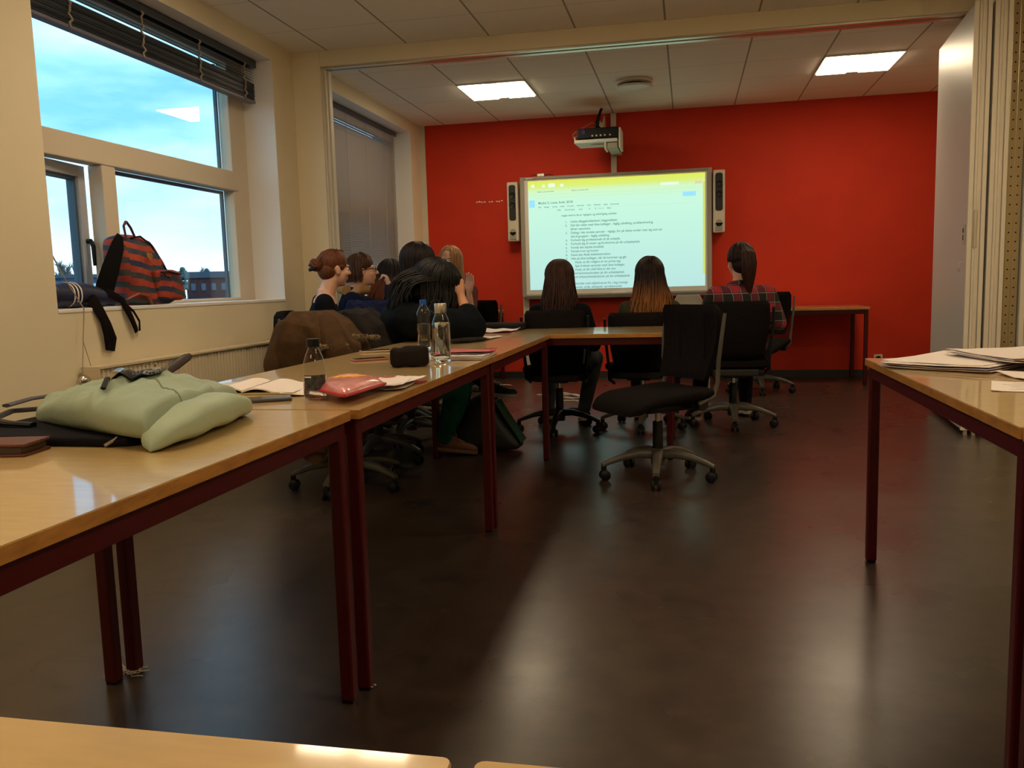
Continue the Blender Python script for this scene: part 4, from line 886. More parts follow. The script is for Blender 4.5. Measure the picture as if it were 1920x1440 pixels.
# --- auburn bun, profile
def frame(x, y, yaw):
    Rz = Matrix.Rotation(R_(yaw), 3, 'Z'); o = V((x, y, 0)); return lambda a, b, c: o + Rz @ V((a, b, c))
P = frame(-2.32, 5.13, -62)
J = dict(pelvis=P(0, -.06, .49), chest=P(0, 0, .80), neck=P(0, .02, .985), head=P(0, .085, 1.138), sl=P(-.165, 0, .925), sr=P(.165, 0, .925), el=P(-.20, .12, .70), er=P(.20, .10, .68), hl=P(-.06, .32, .70), hr=P(.08, .32, .66),
    kl=P(-.10, .34, .48), kr=P(.10, .34, .48), al=P(-.10, .22, .10), ar=P(.10, .22, .10), tl=P(-.10, .34, .05), tr=P(.10, .34, .05))
hR = euler3(-43, 4, 0)
r4, b4_, J = person('person with an auburn hair bun in a black top, seen in profile at the left', J, M['skinpale'], blk, jean, (blackleather, solem), face=1, headR=hR, neckline=.035, rc=.155)
c = J['head']; h = MB(); h.ell(c+hR@V((0, -.014, .046)), (.082, .097, .085), hR, 22, 14); h.ell(c+hR@V((0, -.050, -.01)), (.070, .060, .066), hR, 18, 12); h.ell(c+hR@V((0, .01, .02)), (.0795, .055, .045), hR, 18, 12)
rnd = random.Random(6); bunc = c+hR@V((0, -.125, .02))
for k in range(120):
    s_ = rnd.choice((-1, 1)); az = rnd.uniform(0, PI); st0 = hR@V((s_*.078*math.sin(az), .075*math.cos(az)*.9+.01, .03+.02*rnd.uniform(-1, 1)+.055*abs(math.cos(az))))
    a0 = rnd.uniform(-.07, .07); pts = []
    for i in range(6):
        t_ = i/5; th = lerp(1.25, -1.2, t_); p = V((s_*(abs(a0)+.006)*math.cos(t_*1.2), -.02+.092*math.sin(th), .038+.088*math.cos(th)*.98)); n_ = V((p.x/.08, (p.y+.02)/.094, (p.z-.038)/.088)); p = V((0, -.02, .038))+V((n_.x*.081, n_.y*.095, n_.z*.087))*(1/max(.6, n_.length))
        pts.append(c+hR@p)
    pts.append(bunc+V((0, 0, rnd.uniform(-.02, .02)))); h.tube(pts, [.003, .005, .006, .006, .006, .006, .003], 5)
for k in range(46):
    a = rnd.uniform(0, 6.3); ax = V((rnd.uniform(-1, 1), rnd.uniform(-1, 1), rnd.uniform(-1, 1))).normalized(); x_, y_ = basis(ax); rr_ = rnd.uniform(.022, .038)
    h.tube([bunc+ax*rnd.uniform(-.02, .02)+(x_*math.cos(a+t_)+y_*math.sin(a+t_))*rr_ for t_ in [0, .6, 1.2, 1.8, 2.4, 3.0]], [.003, .007, .008, .008, .006, .001], 5)
for k in range(26):
    a = rnd.uniform(0, 6.3); p = c+hR@V((rnd.uniform(-.05, .05), rnd.uniform(-.05, .06), .115)); h.tube([p, p+V((.02*math.cos(a), .02*math.sin(a), .012)), p+V((.035*math.cos(a+1), .035*math.sin(a+1), .002))], [.003, .003, .0008], 4)
build(h, 'hair', hairmat('hair_auburn', (.13, .040, .014)), r4, smooth=True, angle=80)
build(MB().tube([bunc+V((.01, -.03, -.02)), bunc+V((-.03, -.03, -.03)), bunc+V((-.045, 0, -.03))], [.008, .012, .008], 8), 'hair_clip', M['black'], r4, smooth=True)
# --- glasses, hand at the face
P = frame(-2.40, 5.80, -72)
J = dict(pelvis=P(0, -.06, .49), chest=P(0, .0, .82), neck=P(0, .03, 1.00), head=P(0, .09, 1.135), sl=P(-.17, 0, .94), sr=P(.17, .02, .93), el=P(-.20, .12, .70), er=P(.20, .30, .84), hl=P(-.06, .32, .70), hr=P(.10, .285, 1.01),
    kl=P(-.12, .42, .48), kr=P(.12, .42, .48), al=P(-.12, .40, .10), ar=P(.12, .40, .10), tl=P(-.12, .52, .05), tr=P(.12, .52, .05))
hR = euler3(-70, -3, 0)
hd_ = (J['head']+hR@V((0, .13, -.03)))-V(J['hr'])
r5, b5_, J = person('person with brown hair and dark-rimmed glasses raising a hand to the mouth', J, M['skinpale'], nvy, jean, (blackleather, solem), face=1, headR=hR, hands={'r': ((-.25, .05, .9), (.9, .25, .3), .95, 1)})
c = J['head']; h = MB(); h.ell(c+hR@V((0, -.012, .050)), (.081, .096, .082), hR, 22, 14); h.ell(c+hR@V((0, -.045, -.012)), (.071, .066, .070), hR, 18, 12)
strands(h, c, hR, 90, 1.06, (172, 368), 15, tmax=100, jit=.01, r=.006); strands(h, c, hR, 40, 1.3, (15, 165), 16, tmax=52, jit=.01, r=.005, rad=(.084, .100, .100))
build(h, 'hair', hairmat('hair_mid_brown', (.065, .026, .012)), r5, smooth=True, angle=80)
g = MB()
for s in (-1, 1):
    cc = c+hR@V((s*.031, .098, .004)); x_, z_ = hR@V((1, 0, 0)), hR@V((0, 0, 1))
    g.tube([cc+x_*.024*sup(math.cos(a), .8)+z_*.015*sup(math.sin(a), .8) for a in [2*PI*k/20 for k in range(21)]], .0034, 6)
    g.tube([c+hR@V((s*.055, .097, .010)), c+hR@V((s*.074, .06, .012)), c+hR@V((s*.082, -.005, .006))], .0036, 6)
g.tube([c+hR@V((-.008, .100, .008)), c+hR@V((0, .104, .011)), c+hR@V((.008, .100, .008))], .002, 6)
build(g, 'glasses', M['black'], r5, smooth=True)
# tan scarf of the person behind
sc_ = MB().tube([P(.14, .0, .93), P(.11, .06, 1.0), P(.02, .11, 1.0), P(-.07, .07, 1.0), P(-.10, .0, 1.0), P(0, -.07, 1.01), P(.10, -.02, 1.0)], .035, 12)
build(sc_, 'scarf', pmat('tan_scarf', (.40, .22, .09), .9, bump=.4, bscale=60), r5, smooth=True)
# --- brown haired one hidden behind
P = frame(-2.34, 6.36, -35)
J = dict(pelvis=P(0, -.06, .49), chest=P(0, .0, .80), neck=P(0, .03, .97), head=P(0, .07, 1.105), sl=P(-.165, 0, .91), sr=P(.165, .0, .91), el=P(-.20, .12, .68), er=P(.20, .12, .68), hl=P(-.06, .32, .70), hr=P(.06, .32, .70),
    kl=P(-.10, .34, .48), kr=P(.10, .34, .48), al=P(-.10, .22, .10), ar=P(.10, .22, .10), tl=P(-.10, .34, .05), tr=P(.10, .34, .05))
hR = euler3(-35)
r6, b6_, J = person('person with black roots and reddish brown lengths, half hidden by two others', J, M['skin'], nvy, jean, (blackleather, solem), headR=hR)
c = J['head']; h = scalp(MB(), c, hR, .004); strands(h, c, hR, 140, .84, (150, 390), 21, spread=1.25, push=(-.06, -.03), r=.0085, waves=.014)
build(h, 'hair', hairmat('hair_chestnut', (.012, .008, .010), (.16, .045, .016), 1.04, 1.12), r6, smooth=True, angle=80)
# --- smooth dark hair, navy hoodie
P = frame(-1.75, 5.22, -55)
J = dict(pelvis=P(0, -.06, .49), chest=P(-.03, .0, .82), neck=P(-.03, .03, 1.01), head=P(-.04, .08, 1.165), sl=P(-.19, 0, .935), sr=P(.15, .03, .93), el=P(-.27, .14, .72), er=P(.20, .18, .70), hl=P(-.10, .34, .745), hr=P(.08, .32, .745),
    kl=P(-.12, .40, .48), kr=P(.12, .42, .50), al=P(-.12, .36, .10), ar=P(.10, .60, .36), tl=P(-.12, .48, .05), tr=P(.14, .74, .37))
J['kr'] = V((-1.42, 5.30, .50)); J['ar'] = V((-1.28, 5.28, .37)); J['tr'] = V((-1.12, 5.26, .35))
hR = euler3(-48, 3)
r7, b7_, J = person('person with smooth shoulder-length dark hair and a navy hoodie with white emblem', J, M['skin'], nvy, blk, (blackleather, solem, solem), headR=hR, sleeve_r=(.07, .056, .045))
c = J['head']; h = scalp(MB(), c, hR, .008); strands(h, c, hR, 200, .99, (130, 410), 31, rad=(.092, .110, .098), spread=.98, r=.0075, waves=.003, jit=.02)
build(h, 'hair', hairmat('hair_smooth_dark', (.012, .0055, .005), rough=.32), r7, smooth=True, angle=80)
# --- blond, facing the viewer, hand waving
P = frame(-1.93, 6.92, 165)
J = dict(pelvis=P(0, -.04, .49), chest=P(0, .02, .84), neck=P(0, .03, 1.03), head=P(0, .06, 1.215), sl=P(-.16, 0, .96), sr=P(.16, .0, .96), el=P(-.24, .16, .80), er=P(.20, .10, .70), hl=P(-.25, .20, .955), hr=P(.08, .30, .72),
    kl=P(-.10, .33, .48), kr=P(.10, .33, .48), al=P(-.10, .20, .10), ar=P(.10, .20, .10), tl=P(-.10, .32, .05), tr=P(.10, .32, .05))
hR = euler3(168, -2)
r8, b8_, J = person('person with long blond hair facing the viewer and raising an open hand', J, M['skinpale'], clothmat('dusty_red_top', (.10, .03, .02)), jean, (blackleather, solem), face=1, headR=hR, hands={'l': ((.15, -.1, .95), (.1, .95, .1), .12, 1)}, bare_arm={'l': .8, 'r': 0.1}, eyec=(.06, .09, .12))
c = J['head']; h = MB(); h.ell(c+hR@V((0, -.020, .046)), (.081, .092, .083), hR, 22, 14); h.ell(c+hR@V((0, -.05, -.02)), (.074, .062, .078), hR, 18, 12)
strands(h, c, hR, 150, .93, (148, 392), 41, rad=(.086, .105, .094), spread=1.05, r=.006, waves=.008); strands(h, c, hR, 26, .93, (120, 150), 42, rad=(.084, .098, .096), spread=1.08, r=.006); strands(h, c, hR, 26, .93, (30, 60), 43, rad=(.084, .098, .096), spread=1.08, r=.006)
build(h, 'hair', hairmat('hair_blond', (.36, .19, .085)), r8, smooth=True, angle=80)
# --- leaning person in black, head resting on the hand
J = dict(pelvis=(-1.74, 4.52, .50), chest=(-1.60, 4.46, .76), neck=(-1.44, 4.44, .93), head=(-1.335, 4.44, 1.015), sl=(-1.50, 4.60, .86), sr=(-1.47, 4.30, .84), el=(-1.25, 4.68, .80), er=(-1.13, 4.36, .79), hl=(-1.20, 4.50, .79), hr=(-1.20, 4.42, .955),
    kl=(-1.28, 4.72, .49), kr=(-1.24, 4.42, .46), al=(-1.44, 4.95, .10), ar=(-1.42, 4.74, .11), tl=(-1.32, 5.0, .05), tr=(-1.31, 4.80, .055))
hR = euler3(-75, 18, 12)
r9, b9_, J = person('person in black with long black hair leaning over the table on one elbow', J, M['skin'], M['blackcloth'] if 0 else clothmat('black_navy_coat', (.0045, .006, .009)), teal, (bootm, bootm), headR=hR, hands={'r': ((-.2, .1, .9), (.7, -.6, .1), .5, -1)}, bare_arm={'l': 0.05, 'r': .62}, rp=.20, rc=.20, sleeve_r=(.10, .082, .066))
c = J['head']; h = scalp(MB(), c, hR, .018); h.ell(c+V((-.085, -.02, -.035)), (.10, .085, .075)); h.ell(c+V((-.17, -.02, -.07)), (.06, .07, .05))
def hg(q, t_, L_):
    return V((q.x-.115*t_-.035*math.sin(t_*3.1), q.y-.09*t_, q.z+L_*.30*t_+.03*math.sin(t_*3.1)))
strands(h, c, hR, 200, .84, (215, 330), 51, rad=(.108, .125, .108), r=.009, waves=.010, hang=hg, tmax=88, crown=(0, 0))
strands(h, c, hR, 170, .86, (-40, 200), 52, rad=(.108, .125, .108), r=.0085, waves=.010, tmax=92, spread=1.0, push=(.0, -.03))
strands(h, c, hR, 60, .90, (160, 360), 53, rad=(.115, .13, .112), r=.007, waves=.012, hang=hg, tmax=80)
build(h, 'hair', hairmat('hair_jet_black', (.0045, .0035, .004), rough=.28), r9, smooth=True, angle=80)
# emblem on the navy hoodie
em_ = MB(); o = V((-1.765, 4.985, 1.0))
for cx, cz in ((0, 0), (.022, .012), (.02, -.012), (-.018, -.012), (.04, .0), (.062, .055), (.075, .058)):
    em_.tube([o+V((cx+.011*math.cos(a), -.0, cz+.009*math.sin(a))) for a in [2*PI*k/10 for k in range(11)]], .0028, 5)
em_ob = build(em_, 'emblem', M['paper'], r7)

# ================================================================== GREEN BACKPACK ON THE NEAR TABLE
sage = pmat('sage_nylon', (.29, .36, .265), .6, var=.10, vscale=7, bump=.5, bscale=13, spec=.3)
sage2 = pmat('sage_bottom', (.32, .395, .28), .6, var=.05, vscale=5, bump=.12, bscale=20)
bag = thing('backpack', (-1.2, 1.65, T), 'pale sage green backpack lying on the near left table with a black zip and strap', 'backpack')
rs = []; NS, NR = 72, 110
for i in range(NS+1):
    u = i/NS
    cx = lerp(-.985, -1.425, u); y0 = lerp(1.365, 1.60, u**1.3)-.01*math.sin(u*PI); y1 = lerp(1.80, 1.88, u)
    if u < .04: q = .35+.65*(u/.04)**.5
    elif u > .96: q = .45+.55*((1-u)/.04)**.5
    else: q = 1
    hh = (lerp(.075, .105, min(1, u/.4)) if u < .4 else lerp(.105, .060, (u-.4)/.6))*q; cy = (y0+y1)/2; wy = (y1-y0)/2*(.9+.1*q); ring = []
    for j in range(NR):
        b_ = 2*PI*j/NR; cb_, sb_ = math.cos(b_), math.sin(b_); y = wy*sup(cb_, .75); z = hh/2*sup(sb_, .7)
        top_ = max(0, sb_)
        wr = 0
        if u > .45: wr += .007*math.sin(y*62+u*9+2*mnoise.noise(V((u*5, y*9, 0))))*((u-.45)/.55)*(1 if sb_ > -.3 else .4)
        wr += .010*mnoise.noise(V((u*4, y*6, 1.3)))*top_ + .024*(.35-abs(mnoise.noise(V((u*5+y*7, y*5-u*4, 5)))))*top_ + .012*(.3-abs(mnoise.noise(V((u*12-y*8, y*12+u*8, 8)))))*top_
        fold = .014*math.exp(-((u-.33-.25*(y+.3))/.03)**2)*top_ - .012*math.exp(-((u-.30-.25*(y+.3))/.02)**2)*top_
        skew = .10*(y/wy if wy else 0)*(.5-u)*.4
        xo = (.015-.06*((cy+y-1.35)/.46))*(1-u)
        ring.append(V((cx+xo, cy+y, T+.028*min(1, u*3)*(1 if u < .9 else .6)*(sb_ < .3)*.0+T*0+.004+max(0, hh/2+z+wr*q+fold*q*.8))))
    rs.append(ring)
bag_body = build(MB().rings(rs), 'main_body', sage, bag, smooth=True, angle=85)
# bottom panel wrapping the near right end
rs = []
for i in range(30):
    v = i/29; y = lerp(1.350, 1.815, v); t_ = math.sin(v*PI)**.35; ring = []
    xo = .022-.07*((y-1.35)/.46)
    for j in range(24):
        b_ = 2*PI*j/24; ring.append(V((-.985+xo+(.058*sup(math.cos(b_), .8))*t_, y, T+.004+.036*t_+.0345*t_*sup(math.sin(b_), .75)+.002*math.sin(v*20+b_))))
    rs.append(ring)
build(MB().rings(rs), 'bottom_panel', sage2, bag, smooth=True, angle=85)
from mathutils.bvhtree import BVHTree
def snapper(o):
    me = o.data; m = WM[o.name]; t_ = BVHTree.FromPolygons([m @ v.co for v in me.vertices], [p.vertices[:] for p in me.polygons])
    def f(x, y, dz=.002):
        h_ = t_.ray_cast(V((x, y, 3)), V((0, 0, -1))); return V((x, y, (h_[0].z if h_[0] else T)+dz))
    return f
bs = snapper(bag_body)
def along(pts, n=8):
    out = []
    for i in range(len(pts)-1):
        for k in range(n): out.append((lerp(pts[i][0], pts[i+1][0], k/n), lerp(pts[i][1], pts[i+1][1], k/n)))
    return out+[pts[-1]]
for pth in (((-1.12, 1.60), (-1.05, 1.545), (-.99, 1.505)),):
    build(MB().tube([bs(x, y, .0005) for x, y in along(pth)], .0022, 6), 'seam', pmat('sage_seam', (.16, .19, .12), .7, bump=.1), bag, smooth=True)
zx, zy = -1.175, 1.62
zo = build(MB().sheet(lambda u, v: bs(zx+.042*u*math.cos(2*PI*v), zy+.070*u*math.sin(2*PI*v), .004+.010*(1-abs(2*u-1.3)/1.3)), 8, 28, .003), 'zip_tape', M['black'], bag, smooth=True)
zt_ = MB()
for k in range(24):
    t_ = 2.1-k*.125; zt_.box(bs(zx+.052*math.cos(t_), zy+.080*math.sin(t_), .017), (.007, .0022, .004), t_)
build(zt_, 'zip_teeth', M['chrome'], zo)
pa, pb = bs(zx-.035, zy-.005, .022), bs(zx+.02, zy-.095, .014)
build(MB().tube([pa, pb], .0085, 8, flat=.25, up=(0, 0, 1)), 'zip_pull', M['steel'], zo)
build(MB().tube([bs(zx-.02, zy-.07, .010), bs(zx+.02, zy-.12, .008), bs(zx+.035, zy-.155, .005)], .006, 8, flat=.5, up=(0, 0, 1)), 'zip_cord', M['black'], zo, smooth=True)
sa = bs(-1.335, 1.82, .004)
build(MB().tube([sa, V((-1.345, 1.91, T+.072)), V((-1.335, 1.945, T+.085)), V((-1.31, 1.97, T+.104)), V((-1.29, 1.99, T+.122)), V((-1.284, 2.0, T+.128))], [.012, .013, .014, .014, .012, .006], 10, flat=.3, up=(.3, -1, .4)), 'shoulder_strap', pmat('strap_black_brown', (.020, .011, .010), .5, bump=.1), bag, smooth=True)
build(MB().tube([bs(-1.375, 1.79, .003), bs(-1.36, 1.83, .006), V((-1.345, 1.90, T+.074))], .008, 8, flat=.6), 'buckle', M['chrome'], bag, smooth=True)
build(MB().poly(rrect(-1.46, -1.02, 1.395, 1.80, .06), T+.0005, T+.020), 'back_padding', pmat('back_padding_black', (.006, .006, .010), .8, bump=.2, spec=.1), bag, bevel=.008, seg=3)
build(MB().tube([(-1.40, 1.72, T+.02), (-1.47, 1.70, T+.03), (-1.50, 1.62, T+.035), (-1.47, 1.53, T+.030), (-1.40, 1.50, T+.028), (-1.34, 1.50, T+.025)], .011, 8, flat=.5, up=(0, 0, 1)), 'loose_strap', M['black'], bag, smooth=True)
build(MB().tube([(-1.38, 1.78, T+.045), (-1.45, 1.76, T+.060), (-1.50, 1.68, T+.055), (-1.495, 1.60, T+.05)], .011, 8, flat=.4, up=(0, 0, 1)), 'loose_strap', pmat('strap_purple_grey', (.06, .05, .07), .6, bump=.1), bag, smooth=True)
build(MB().tube([(-1.085, 1.385, T+.006), (-1.07, 1.405, T+.018)], .0035, 6), 'buckle_pin', M['chrome'], bag, smooth=True)
# wallet
wlm = pmat('wallet_leather', (.11, .028, .016), .5, var=.15, vscale=30, bump=.2, bscale=120)
wa = thing('wallet', (-1.26, 1.325, T), 'worn reddish brown leather wallet at the left edge below the green backpack', 'wallet')
wr_ = Matrix.Rotation(R_(10), 3, 'Z')
def wbx(mb, x0, x1, y0, y1, z0, z1): return mb.box(V((-1.262, 1.332, T))+wr_@V(((x0+x1)/2, (y0+y1)/2, (z0+z1)/2)), (x1-x0, y1-y0, z1-z0), rot=wr_)
build(wbx(wbx(MB(), -.075, .07, -.045, .04, .0, .005), -.075, .07, -.045, .04, .018, .024), 'cover', wlm, wa, bevel=.002)
build(wbx(MB(), -.073, .062, -.042, .038, .005, .018), 'inner_leaves', pmat('wallet_inner', (.05, .03, .018), .6, bump=.1), wa, bevel=.001)
build(wbx(wbx(MB(), -.076, -.070, -.044, .04, .003, .020), -.05, .0, -.01, -.008, .024, .0255), 'flap', wlm, wa, bevel=.001)

# ================================================================== THINGS ON THE LEFT TABLES
def slab(name, c, d, rz, mat, label, cat, group=None, z=T, bevel=.0006):
    root = thing(name, (c[0], c[1], z), label, cat, group); return root
def curl(cx, cy, wx, wy, rz, z, lift=.01, seed=0, sag=.3):
    rot = Matrix.Rotation(R_(rz), 3, 'Z')
    def fn(u, v):
        p = rot @ V(((u-.5)*wx, (v-.5)*wy, 0)); e = (abs(u-.5)*2)**4+(abs(v-.5)*2)**4
        return V((cx+p.x, cy+p.y, z+lift*e*.5*(1+mnoise.noise(V((u*3+seed, v*3, seed))))+.002*abs(mnoise.noise(V((u*4, v*4, seed))))))
    return fn
M['ink'] = pmat('ink_grey', (.35, .30, .33), .8, bump=.02)
nb = thing('open_notebook', (-1.25, 2.28, T), 'open notebook with handwritten pages behind the green backpack', 'notebook')
build(MB().box((-1.25, 2.27, T+.003), (.30, .25, .005), R_(8)), 'cover', pmat('notebook_cover', (.40, .33, .14), .5, bump=.05), nb, bevel=.001)
for s in (-1, 1):
    rot = Matrix.Rotation(R_(8), 3, 'Z')
    fn = lambda u, v, s=s: V((-1.25, 2.27, T+.006)) + rot @ V((s*u*.15, (v-.5)*.24, .012*math.sin(min(1, u*1.6)*PI)*(1-u*.4)+.004*(1-u)))
    build(MB().sheet(fn, 14, 6, .004), 'page', M['paper'], nb, smooth=True)
ln_ = MB()
for k in range(11):
    p = V((-1.25, 2.27, T+.0215)) + rot @ V((-.075, -.09+k*.017, 0)); ln_.box(p, (.10, .0015, .0004), R_(8))
build(ln_, 'handwriting', M['ink'], nb)
bk_ = thing('small_bag_corner', (-1.37, 2.16, T), 'small black eraser-sized case touching the open notebook', 'case'); build(MB().poly(rrect(-1.40, -1.345, 2.13, 2.18, .01), T, T+.035), 'case_body', M['black'], bk_, bevel=.006); bk_.name = 'small_case'
def phone(c, rz, label, colr, L_=.14, W_=.07):
    root = thing('smartphone', (c[0], c[1], T), label, 'phone', 'phones on the tables'); rot = Matrix.Rotation(R_(rz), 3, 'Z')
    build(MB().box((c[0], c[1], T+.0045), (L_, W_, .008), rot=rot), 'body', pmat('phone_body', colr, .35, bump=.01), root, bevel=.003, seg=3)
    build(MB().box((c[0], c[1], T+.0087), (L_-.008, W_-.006, .0006), rot=rot), 'screen', pmat('phone_screen', (.01, .01, .012), .06, bump=.001), root)
phone((-1.10, 2.035), 28, 'black smartphone lying beside the right end of the green backpack', (.05, .04, .045))
phone((-1.265, 3.215), 38, 'rose framed smartphone in front of the black pencil case', (.35, .13, .09))
phone((-1.40, 3.64), 30, 'pale framed smartphone furthest from the viewer, beside the brown coat', (.45, .32, .22))
sp_ = thing('loose_paper', (-1.06, 2.17, T), 'small folded white paper left of the black-capped bottle', 'paper')
build(MB().sheet(curl(-1.06, 2.19, .13, .14, 25, T+.001, .012, 3), 12, 12, .0012), 'sheet', M['paper'], sp_, smooth=True)
# bottles
clear = pmat('clear_plastic', (.97, .97, .97), .03, bump=0); N, L, B = nodes(clear); B.inputs['Transmission Weight'].default_value = 1; B.inputs['IOR'].default_value = 1.30
clear2 = clear
water = pmat('water', (.97, .99, 1), .0); N, L, B = nodes(water); B.inputs['Transmission Weight'].default_value = 1; B.inputs['IOR'].default_value = 1.33
thinclear = glassmat('thin_clear_wall', (.93, .94, .94))
def bottle(name, c, prof, label, cat='bottle'):
    root = thing(name, (c[0], c[1], T), label, cat)
    build(MB().lathe(prof, (c[0], c[1], T), 40), 'bottle_wall', thinclear, root, smooth=True, angle=60); return root
b_ = bottle('water_bottle', (-.965, 2.06), [(.0, .002), (.022, .001), (.029, .006), (.031, .02), (.0305, .05), (.031, .075), (.029, .095), (.022, .118), (.0155, .133), (.0135, .138), (.0135, .145)], 'small clear bottle with black cap and dark label in front of the pink pouch')
build(MB().lathe([(.0, .004), (.021, .003), (.0285, .008), (.0298, .02), (.0295, .045), (0, .045)], (-.965, 2.06, T), 32), 'water', water, b_, smooth=True, angle=50)
lb = MB(); fa = math.atan2(-2.06, .965)
lb.rings([[V((-.965+.0316*math.cos(fa+a), 2.06+.0316*math.sin(fa+a), T+z)) for a in [-1.0+2.0*k/16 for k in range(17)]] for z in (.028, .068)], cap=False, close=False)
labm = pmat('bottle_label', (.012, .014, .018), .4, var=.5, vscale=60, bump=.02, c2=(.09, .10, .11))
lbo = build(lb, 'label', labm, b_)
lb2 = MB().rings([[V((-.965+.0319*math.cos(fa+a), 2.06+.0319*math.sin(fa+a), T+z)) for a in [-.95+.65*k/6 for k in range(7)]] for z in (.0615, .0650)], cap=False, close=False)
build(lb2, 'label_mark', M['paper'], lbo)
build(MB().lathe([(0, .140), (.0165, .140), (.0170, .143), (.0165, .146), (.0172, .148), (.0172, .160), (.016, .162), (0, .162)], (-.965, 2.06, T), 30), 'cap', M['black'], b_, smooth=True, angle=30)
b_ = bottle('water_bottle', (-1.165, 3.64), [(0, .002), (.024, .002), (.030, .008), (.031, .05), (.0285, .075), (.0285, .085), (.031, .10), (.0305, .125), (.029, .135), (.032, .155), (.030, .175), (.020, .198), (.0125, .208), (.0125, .214)], 'clear plastic water bottle with a blue cap, left of the steel-capped one')
build(MB().lathe([(0, .004), (.023, .004), (.0288, .01), (.0298, .05), (.0273, .075), (.0273, .085), (.0298, .10), (.029, .125), (.0, .125)], (-1.165, 3.64, T), 32), 'water', water, b_, smooth=True, angle=50)
build(MB().lathe([(0, .210), (.0150, .210), (.0155, .213), (.0150, .232), (0, .233)], (-1.165, 3.64, T), 24), 'cap', pmat('cap_blue', (.01, .09, .42), .4, bump=.02), b_, smooth=True, angle=30, label='blue screw cap')
bx_, by_ = -.912, 3.06
b_ = bottle('glass_bottle', (bx_, by_), [(0, .002), (.028, .001), (.0345, .006), (.0355, .02), (.0355, .13), (.034, .150), (.027, .172), (.0215, .184), (.0205, .19), (.0205, .198)], 'tall clear glass bottle with brushed steel cap and black loop on the left row')
build(MB().lathe([(0, .006), (.027, .006), (.032, .010), (.033, .02), (.033, .13), (.0318, .148), (.030, .155), (0, .156)], (bx_, by_, T), 36), 'water', water, b_, smooth=True, angle=50)
build(MB().lathe([(0, .190), (.0225, .190), (.0232, .193), (.0232, .222), (.0215, .226), (0, .226)], (bx_, by_, T), 36), 'cap', M['steel'], b_, smooth=True, angle=30)
build(MB().tube([(bx_-.020, by_, T+.188), (bx_-.045, by_+.01, T+.20), (bx_-.040, by_+.01, T+.232), (bx_-.012, by_, T+.240), (bx_, by_, T+.228)], .0028, 8, flat=.6), 'loop', M['black'], b_, smooth=True)
build(MB().ell((bx_+.006, by_-.034, T+.075), (.012, .003, .018)).ell((bx_-.002, by_-.035, T+.095), (.006, .002, .008)), 'sticker', pmat('sticker_grey', (.2, .2, .19), .5, bump=.02), b_, smooth=True)
# pink pouch
pinkm = pmat('pink_pouch', (.58, .075, .10), .35, var=.25, vscale=16, bump=.25, bscale=25, c2=(.72, .30, .28), coat=.3)
po = thing('pouch', (-.92, 2.13, T), 'glossy pink pouch with an orange yellow flower print at the table edge', 'pouch')
PL, E1, E2 = V((-1.005, 2.10, T+.011)), V((.175, -.165, 0)), V((.012, .255, 0))
def pq(u, v, z): return PL + E1*u + E2*v + V((0, 0, z))
rs = []
for i in range(21):
    u = i/20; q = max(.14, (1-abs(2*u-1)**6)); ring = []
    for j in range(36):
        b2_ = 2*PI*j/36; v = .5+.5*sup(math.cos(b2_), .45)*(.95+.05*q); z = .019+.0185*q*sup(math.sin(b2_), .75)*(1 if math.sin(b2_) > 0 else .95)
        z += (.0030*mnoise.noise(V((u*6, v*6, 2)))+.002*mnoise.noise(V((u*15, v*15, 4))))*(1 if math.sin(b2_) > 0 else 0)
        ring.append(pq(u, v, max(.0, z)))
    rs.append(ring)
poo = build(MB().rings(rs), 'pouch_body', pinkm, po, smooth=True, angle=80)
build(MB().tube([pq(u, -.005, .016) for u in (0, .3, .6, 1)], .004, 6).tube([pq(1.003, v, .016) for v in (0, .3, .6, 1)], .004, 6), 'piping', pmat('pouch_piping_red', (.45, .015, .03), .5, bump=.05), po, smooth=True)
psn = snapper(poo)
flw = MB(); fc = pq(.42, .62, 0); fc = V((fc.x, fc.y, 0))
for k in range(13):
    a = 2*PI*k/13; d = V((math.cos(a), math.sin(a)*.9, 0)); n_ = V((-d.y, d.x, 0)); pts = [fc+d*.012, fc+d*.032+n_*.013, fc+d*.060, fc+d*.032-n_*.013]
    flw.rings([[psn(p.x, p.y, -.001) for p in pts], [psn(p.x, p.y, .0015) for p in pts]])
flo = build(flw, 'flower_print', pmat('flower_orange', (.85, .42, .06), .45, var=.2, vscale=30, bump=.05), po, label='orange yellow flower print')
build(MB().lathe([(0, -.001), (.017, -.001), (.017, .0022), (0, .0025)], psn(fc.x, fc.y, 0), 14), 'flower_centre', pmat('flower_peach', (.85, .45, .28), .5, bump=.05), po, smooth=True)
# red spiral notebook + papers
rn = thing('spiral_notebook', (-.96, 2.42, T), 'red spiral bound notebook under the pink pouch', 'notebook')
rot = Matrix.Rotation(R_(4), 3, 'Z'); cc = V((-.975, 2.385, T))
redc = pmat('notebook_red', (.42, .03, .04), .5, var=.1, bump=.05)
build(MB().box(cc+V((0, 0, .005)), (.21, .27, .007), rot=rot), 'page_block', M['paper'], rn, bevel=.001)
build(MB().box(cc+V((0, 0, .0095)), (.215, .275, .0016), rot=rot), 'cover', redc, rn)
sr_ = MB()
for k in range(28):
    p = cc+rot@V((-.10+k*.0074, .137, .007)); sr_.tube([p+V((0, .006*math.cos(a), .006*math.sin(a))) for a in [2*PI*q/8 for q in range(9)]], .0009, 4)
build(sr_, 'spiral', M['alu'], rn)
lp = thing('loose_paper', (-.83, 2.36, T), 'white sheets with a red corner at the table edge beyond the pink pouch', 'paper')
